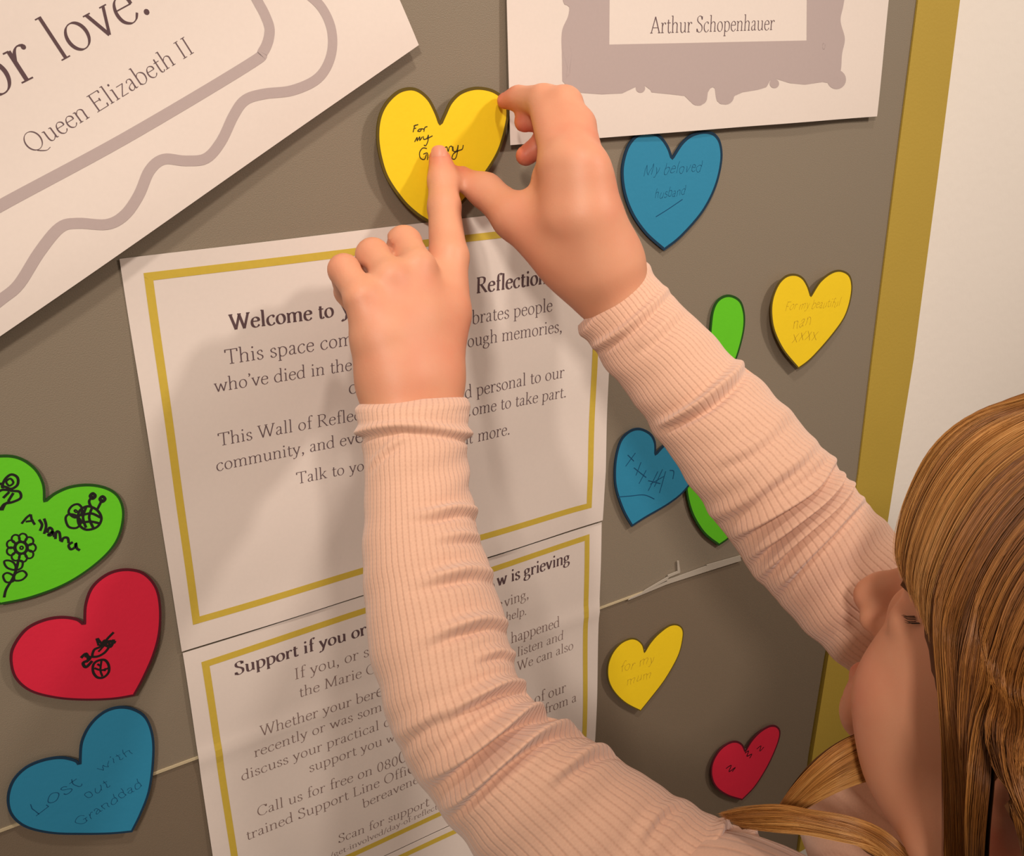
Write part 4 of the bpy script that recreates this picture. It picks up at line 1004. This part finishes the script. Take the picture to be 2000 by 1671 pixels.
# bodice
shirtf = SUB(.006, U(.02, torso, cone(P(1480, 1860, .300), P(1400, 1800, .284), .034, .030), cone(P(1960, 1440, .300), P(1930, 1410, .29), .034, .030)),
             cone(N1+[0, .0, .0], N1+HM@np.array([0, .01, .09]), .044, .060))
def grow(f, r):
    def g(p, pc, pr):
        d = f(p, pc, pr)
        return None if d is None else d-r
    return g
V, Q = surface(grow(shirtf, .005), (.1, -.52, .50), (.66, -.1, 1.15), .004, 16)
sh = mesh_obj('bodice', V, Q, M['knit'], shirt_root)
lay = sh.data.uv_layers.new(name='UVMap'); li = np.empty(len(sh.data.loops), np.int32); sh.data.loops.foreach_get('vertex_index', li)
bu = (np.arctan2(V[li, 0]-NB[0], -(V[li, 1]-NB[1]+.03))/(2*np.pi)*130).reshape(-1, 4); bu[(bu.max(1, keepdims=True)-bu) > 65] += 130; bu = bu.reshape(-1)
lay.data.foreach_set('uv', np.stack([bu, V[li, 2]/.0022], 1).astype(np.float32).ravel())

# trousers, shoes (below the picture, so the figure stands on the floor)
M['denim'] = mat('denim', (62, 74, 104), .9, .2, .3, 800)
M['shoe'] = mat('shoe_canvas', (210, 205, 200), .8, .2, .2, 600)
hipc = NB+np.array([0, -.03, -.44])
def tube(name, pts, rads, m, parent, n=28):
    V = []; Fc = []
    for (x, y, z), r_ in zip(pts, rads):
        for i in range(n): V.append((x+r_*math.cos(i*math.tau/n), y+r_*.95*math.sin(i*math.tau/n), z))
    for j in range(len(pts)-1):
        for i in range(n): Fc.append((j*n+i, (j+1)*n+i, (j+1)*n+(i+1) % n, j*n+(i+1) % n))
    Fc.append(tuple(range(n))); Fc.append(tuple(range(len(pts)*n-1, (len(pts)-1)*n-1, -1)))
    return mesh_obj(name, V, Fc, m, parent)
tr = sub_empty('trousers', person)
for s_ in (-1, 1):
    x0, y0 = hipc[0]+s_*.055, hipc[1]
    tube('trouser_leg', [(x0, y0, hipc[2]+.02), (x0+s_*.004, y0, hipc[2]-.10), (x0+s_*.006, y0+.008, hipc[2]*.52), (x0+s_*.008, y0, .12), (x0+s_*.008, y0, .045)], [.078, .072, .055, .052, .055], M['denim'], tr)
    V = []; Fc = []
    for j, (yy, hw, ht) in enumerate([(-.05, .018, .045), (-.03, .030, .06), (.0, .032, .062), (.05, .034, .052), (.10, .036, .036), (.13, .024, .026), (.14, .008, .018)]):
        for i in range(20):
            a_ = i*math.tau/20; V.append((x0+s_*.008+hw*math.cos(a_), y0+yy, max(0.0, ht*.5+ht*.55*math.sin(a_))))
    for j in range(6):
        for i in range(20): Fc.append((j*20+i, j*20+(i+1) % 20, (j+1)*20+(i+1) % 20, (j+1)*20+i))
    Fc.append(tuple(range(19, -1, -1))); Fc.append(tuple(range(120, 140)))
    mesh_obj('shoe', V, Fc, M['shoe'], person)

# ------------------------------------------------------------------ hair
def hair_mat():
    m = bpy.data.materials.new('hair'); m.use_nodes = True; nt = m.node_tree; b = nt.nodes['Principled BSDF']
    at = nt.nodes.new('ShaderNodeAttribute'); at.attribute_name = 'tone'
    cr = nt.nodes.new('ShaderNodeValToRGB'); e = cr.color_ramp
    e.elements[0].position = 0; e.elements[0].color = (*s2l((92, 50, 20)), 1); e.elements[1].position = 1; e.elements[1].color = (*s2l((232, 178, 106)), 1)
    for pos, c in ((.35, (146, 90, 38)), (.65, (190, 128, 62))):
        x = e.elements.new(pos); x.color = (*s2l(c), 1)
    nt.links.new(at.outputs['Fac'], cr.inputs[0]); nt.links.new(cr.outputs[0], b.inputs['Base Color'])
    b.inputs['Roughness'].default_value = .42; b.inputs['Specular IOR Level'].default_value = .45
    return m
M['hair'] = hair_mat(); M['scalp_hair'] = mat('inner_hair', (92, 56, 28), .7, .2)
HE_C = np.array([0, -.010, .024]); HE_R = np.array([.084, .103, .098])
def on_head(px, py, off=0.0):
    """where the sight line through a pixel meets the hair's shell (or passes closest to it)"""
    w = R @ np.array([(px-CX)/F_PX, -(py-CY)/F_PX, -1.0]); w /= np.linalg.norm(w)
    o = (HM.T@(CAM-HC)-HE_C)/(HE_R+off); d = (HM.T@w)/(HE_R+off)
    a_, b_, c_ = d@d, o@d, o@o-1; disc = b_*b_-a_*c_
    t = (-b_-math.sqrt(disc))/a_ if disc > 0 else -b_/a_
    return CAM+w*t
def resample(G, K_):
    out = []
    for g in G:
        q = catmull(g, n=8); s = np.r_[0, np.cumsum(np.linalg.norm(np.diff(q, axis=0), axis=1))]; t = np.linspace(0, s[-1], K_)
        out.append(np.stack([np.interp(t, s, q[:, i]) for i in range(3)], 1))
    return np.array(out)
def locks(G, n, K_=34, rad=.00017, depth=.004, clumps=22, tone=(.3, .75), spread=1.0, seed=0, ends=.06, wild=.0005, outward=False):
    g_ = np.random.default_rng(seed)
    G = resample(G, K_); ng = len(G)
    dv = np.gradient(G, axis=0) if ng > 1 else np.zeros_like(G)
    tv = np.gradient(G, axis=1)
    Nn = np.cross(dv, tv); Nn /= np.linalg.norm(Nn, axis=2, keepdims=True)+1e-12
    vd = (G-HC) if outward else (CAM-G); sgn = np.sign((Nn*vd).sum(2, keepdims=True)); sgn[sgn == 0] = 1; Nn = Nn*sgn
    def at_(v):
        i = np.minimum(v.astype(int), ng-2); f_ = (v-i)[:, None, None]
        return G[i]*(1-f_)+G[i+1]*f_, Nn[i]*(1-f_)+Nn[i+1]*f_
    v = g_.uniform(0, ng-1, n)
    cc = np.sort(g_.uniform(0, ng-1, clumps)); ci = np.abs(v[:, None]-cc[None]).argmin(1)
    s = np.linspace(0, 1, K_)[None]
    pull = .55*np.sin(np.pi*np.clip(s, 0, 1))**.5*g_.uniform(.2, 1, n)[:, None]
    # evaluate strand at v gradually drawn to its clump
    Pn = np.zeros((n, K_, 3)); Nr = np.zeros((n, K_, 3))
    for k_ in range(K_):
        vv = np.clip(v+(cc[ci]-v)*pull[:, k_]*.6, 0, ng-1.0001)
        i = np.minimum(vv.astype(int), ng-2); f_ = (vv-i)[:, None]
        Pn[:, k_] = G[i, k_]*(1-f_)+G[i+1, k_]*f_; Nr[:, k_] = Nn[i, k_]*(1-f_)+Nn[i+1, k_]*f_
    ch = g_.uniform(-1, 1, clumps); lay_ = g_.uniform(0, 1, n)
    hgt = depth*(lay_*.7+.3*(ch[ci]+1)/2-.45)
    Pn += Nr*hgt[:, None, None]*np.sin(np.pi*(s*.92+.04))[..., None]**.5
    w1 = g_.uniform(0, 6.28, (n, 3)); fq = g_.uniform(2, 7, (n, 1, 1))
    Pn += wild*np.sin(w1[:, None, :]+fq*s[..., None])*(.3+s[..., None])
    st_ = g_.uniform(0, ends, n); en = 1-g_.uniform(0, ends*2, n)
    tt = st_[:, None]+(en-st_)[:, None]*s
    x = tt*(K_-1); i = np.minimum(x.astype(int), K_-2); f_ = (x-i)[..., None]; r_ = np.arange(n)[:, None]
    Pn = Pn[r_, i]*(1-f_)+Pn[r_, i+1]*f_
    T = np.gradient(Pn, axis=1); T /= np.linalg.norm(T, axis=2, keepdims=True)+1e-12
    ref = Nr/(np.linalg.norm(Nr, axis=2, keepdims=True)+1e-12); S_ = np.cross(T, ref); S_ /= np.linalg.norm(S_, axis=2, keepdims=True)+1e-12; B_ = np.cross(T, S_)
    rr = rad*g_.uniform(.6, 1.3, n)[:, None]*(1-.75*s**3)
    V = np.stack([Pn+rr[..., None]*(math.cos(a_)*S_+math.sin(a_)*B_) for a_ in (0, 2.094, 4.189)], 2).reshape(-1, 3)
    idx = np.arange(n*K_*3).reshape(n, K_, 3)
    q = np.stack([idx[:, :-1], np.roll(idx[:, :-1], -1, 2), np.roll(idx[:, 1:], -1, 2), idx[:, 1:]], -1).reshape(-1, 4)
    tn = tone[0]+(tone[1]-tone[0])*np.clip(.5+.32*ch[ci]+g_.normal(0, .16, n)+.15*(lay_-.5), 0, 1)
    TN = np.repeat(tn, K_*3)
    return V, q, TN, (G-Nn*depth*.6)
HV = []; HQ = []; HT = []; SV = []; SQ = []; so = 0; ho = 0
def add_locks(G, n, **kw):
    global so, ho
    V, q, t, Sg = locks(G, n, **kw); HV.append(V); HQ.append(q+ho); HT.append(t); ho += len(V)
    a_, b_ = Sg.shape[:2]; idx = np.arange(a_*b_).reshape(a_, b_)+so
    SV.append(Sg.reshape(-1, 3)); SQ.append(np.stack([idx[:-1, :-1], idx[1:, :-1], idx[1:, 1:], idx[:-1, 1:]], -1).reshape(-1, 4)); so += a_*b_
h_ = lambda *pts: [on_head(*p) for p in pts]
def fall(pts):  # (x, y, depth) points hanging free
    return [P(*p) for p in pts]
# side curtain from the crown over the temple, past the cheek and down
add_locks([
    h_((2330, 700), (2150, 735), (2000, 772), (1900, 812), (1822, 884), (1774, 985), (1753, 1070), (1764, 1128)),
    h_((2340, 730), (2150, 770), (2010, 820), (1915, 875), (1845, 960), (1800, 1060), (1785, 1130), (1792, 1185)),
    h_((2350, 760), (2170, 810), (2040, 870), (1945, 940), (1880, 1030), (1835, 1130), (1822, 1200), (1826, 1262)),
], 3400, clumps=34, depth=.006, tone=(.30, .80), seed=1)
add_locks([
    h_((2350, 760), (2170, 810), (2040, 870), (1945, 940), (1880, 1030), (1835, 1130), (1826, 1220), (1838, 1300))+fall([(1846, 1400, .351), (1850, 1500, .357), (1850, 1620, .362), (1846, 1760, .365)]),
    h_((2360, 800), (2200, 850), (2080, 920), (1990, 1000), (1925, 1090), (1880, 1190), (1868, 1290))+fall([(1880, 1400, .362), (1890, 1500, .370), (1896, 1620, .376), (1892, 1760, .378)]),
    h_((2370, 850), (2230, 900), (2130, 980), (2050, 1060), (1985, 1150), (1945, 1250), (1930, 1330))+fall([(1926, 1430, .376), (1918, 1520, .384), (1908, 1630, .386), (1905, 1760, .38)]),
], 3400, clumps=34, depth=.006, tone=(.05, .60), seed=2)
add_locks([
    h_((2370, 850), (2230, 900), (2130, 980), (2050, 1060), (1985, 1150), (1948, 1250), (1936, 1330))+fall([(1938, 1420, .378), (1958, 1500, .388), (1984, 1570, .398), (2000, 1660, .40), (2005, 1760, .39)]),
    h_((2380, 900), (2250, 960), (2150, 1040), (2070, 1120), (2015, 1210), (1980, 1300), (1968, 1380))+fall([(1972, 1450, .388), (1990, 1530, .398), (2006, 1600, .402), (2012, 1680, .40), (2012, 1780, .39)]),
    h_((2380, 950), (2290, 1010), (2200, 1090), (2130, 1170), (2080, 1260), (2050, 1340), (2040, 1400))+fall([(2038, 1490, .40), (2035, 1570, .402), (2035, 1670, .40), (2030, 1780, .39)]),
    h_((2400, 1000), (2320, 1060), (2250, 1140), (2190, 1220), (2150, 1300), (2130, 1380), (2120, 1450))+fall([(2120, 1530, .41), (2120, 1600, .412), (2120, 1680, .41), (2120, 1780, .40)]),
], 4200, clumps=44, depth=.006, tone=(.05, .60), seed=5)
# far-side hair falling in front of the chest, seen below the chin
add_locks([
    fall([(1790, 1415, .300), (1700, 1430, .296), (1640, 1454, .292), (1585, 1498, .288), (1540, 1550, .282), (1510, 1592, .276)]),
    fall([(1800, 1460, .304), (1712, 1470, .300), (1655, 1492, .296), (1602, 1526, .291), (1557, 1566, .285), (1522, 1602, .279)]),
    fall([(1810, 1512, .308), (1735, 1514, .304), (1682, 1522, .300), (1624, 1545, .295), (1574, 1576, .289), (1538, 1608, .283)]),
], 2000, clumps=22, depth=.005, tone=(.40, .85), seed=3)
# near-side hair spilling over the shoulder
add_locks([
    fall([(1850, 1760, .352), (1800, 1700, .342), (1740, 1640, .328), (1670, 1602, .317), (1580, 1587, .303), (1490, 1581, .286), (1402, 1590, .264)]),
    fall([(1870, 1790, .356), (1810, 1725, .346), (1745, 1665, .332), (1680, 1625, .321), (1595, 1605, .308), (1505, 1594, .293), (1418, 1598, .270)]),
    fall([(1880, 1830, .358), (1815, 1760, .348), (1750, 1695, .334), (1690, 1655, .325), (1610, 1630, .312), (1522, 1622, .298), (1440, 1612, .278)]),
], 2400, clumps=24, depth=.005, tone=(.35, .85), seed=4, ends=.10)
# hair over the far side and back of the head
def back_guide(deg):
    a_ = math.radians(deg); out = []
    for t_ in (8, 25, 45, 65, 85, 100):
        b_ = math.radians(t_); q_ = HE_C+(HE_R+.001)*np.array([math.cos(a_)*math.sin(b_), -math.sin(a_)*math.sin(b_), math.cos(b_)])
        out.append(HC+HM@q_)
    l_ = out[-1]; o_ = np.array([math.cos(a_), -math.sin(a_), 0])
    return out+[l_+o_*.004+[0, 0, -.05], l_+o_*.010+[0, 0, -.11], l_+o_*.012+[0, 0, -.17]]
add_locks([back_guide(g_) for g_ in (-14, 15, 45, 75, 105, 135, 162)], 5000, clumps=50, depth=.006, tone=(.15, .7), seed=9, rad=.0003, outward=True)
V = np.concatenate(HV); Q = np.concatenate(HQ); TN = np.concatenate(HT)
hair = mesh_obj('hair', V, Q, M['hair'], person, label='long straight light brown hair')
at = hair.data.attributes.new('tone', 'FLOAT', 'POINT'); at.data.foreach_set('value', TN.astype(np.float32))
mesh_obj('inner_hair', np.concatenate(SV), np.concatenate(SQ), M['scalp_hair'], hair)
# hair cap over crown and back of the skull
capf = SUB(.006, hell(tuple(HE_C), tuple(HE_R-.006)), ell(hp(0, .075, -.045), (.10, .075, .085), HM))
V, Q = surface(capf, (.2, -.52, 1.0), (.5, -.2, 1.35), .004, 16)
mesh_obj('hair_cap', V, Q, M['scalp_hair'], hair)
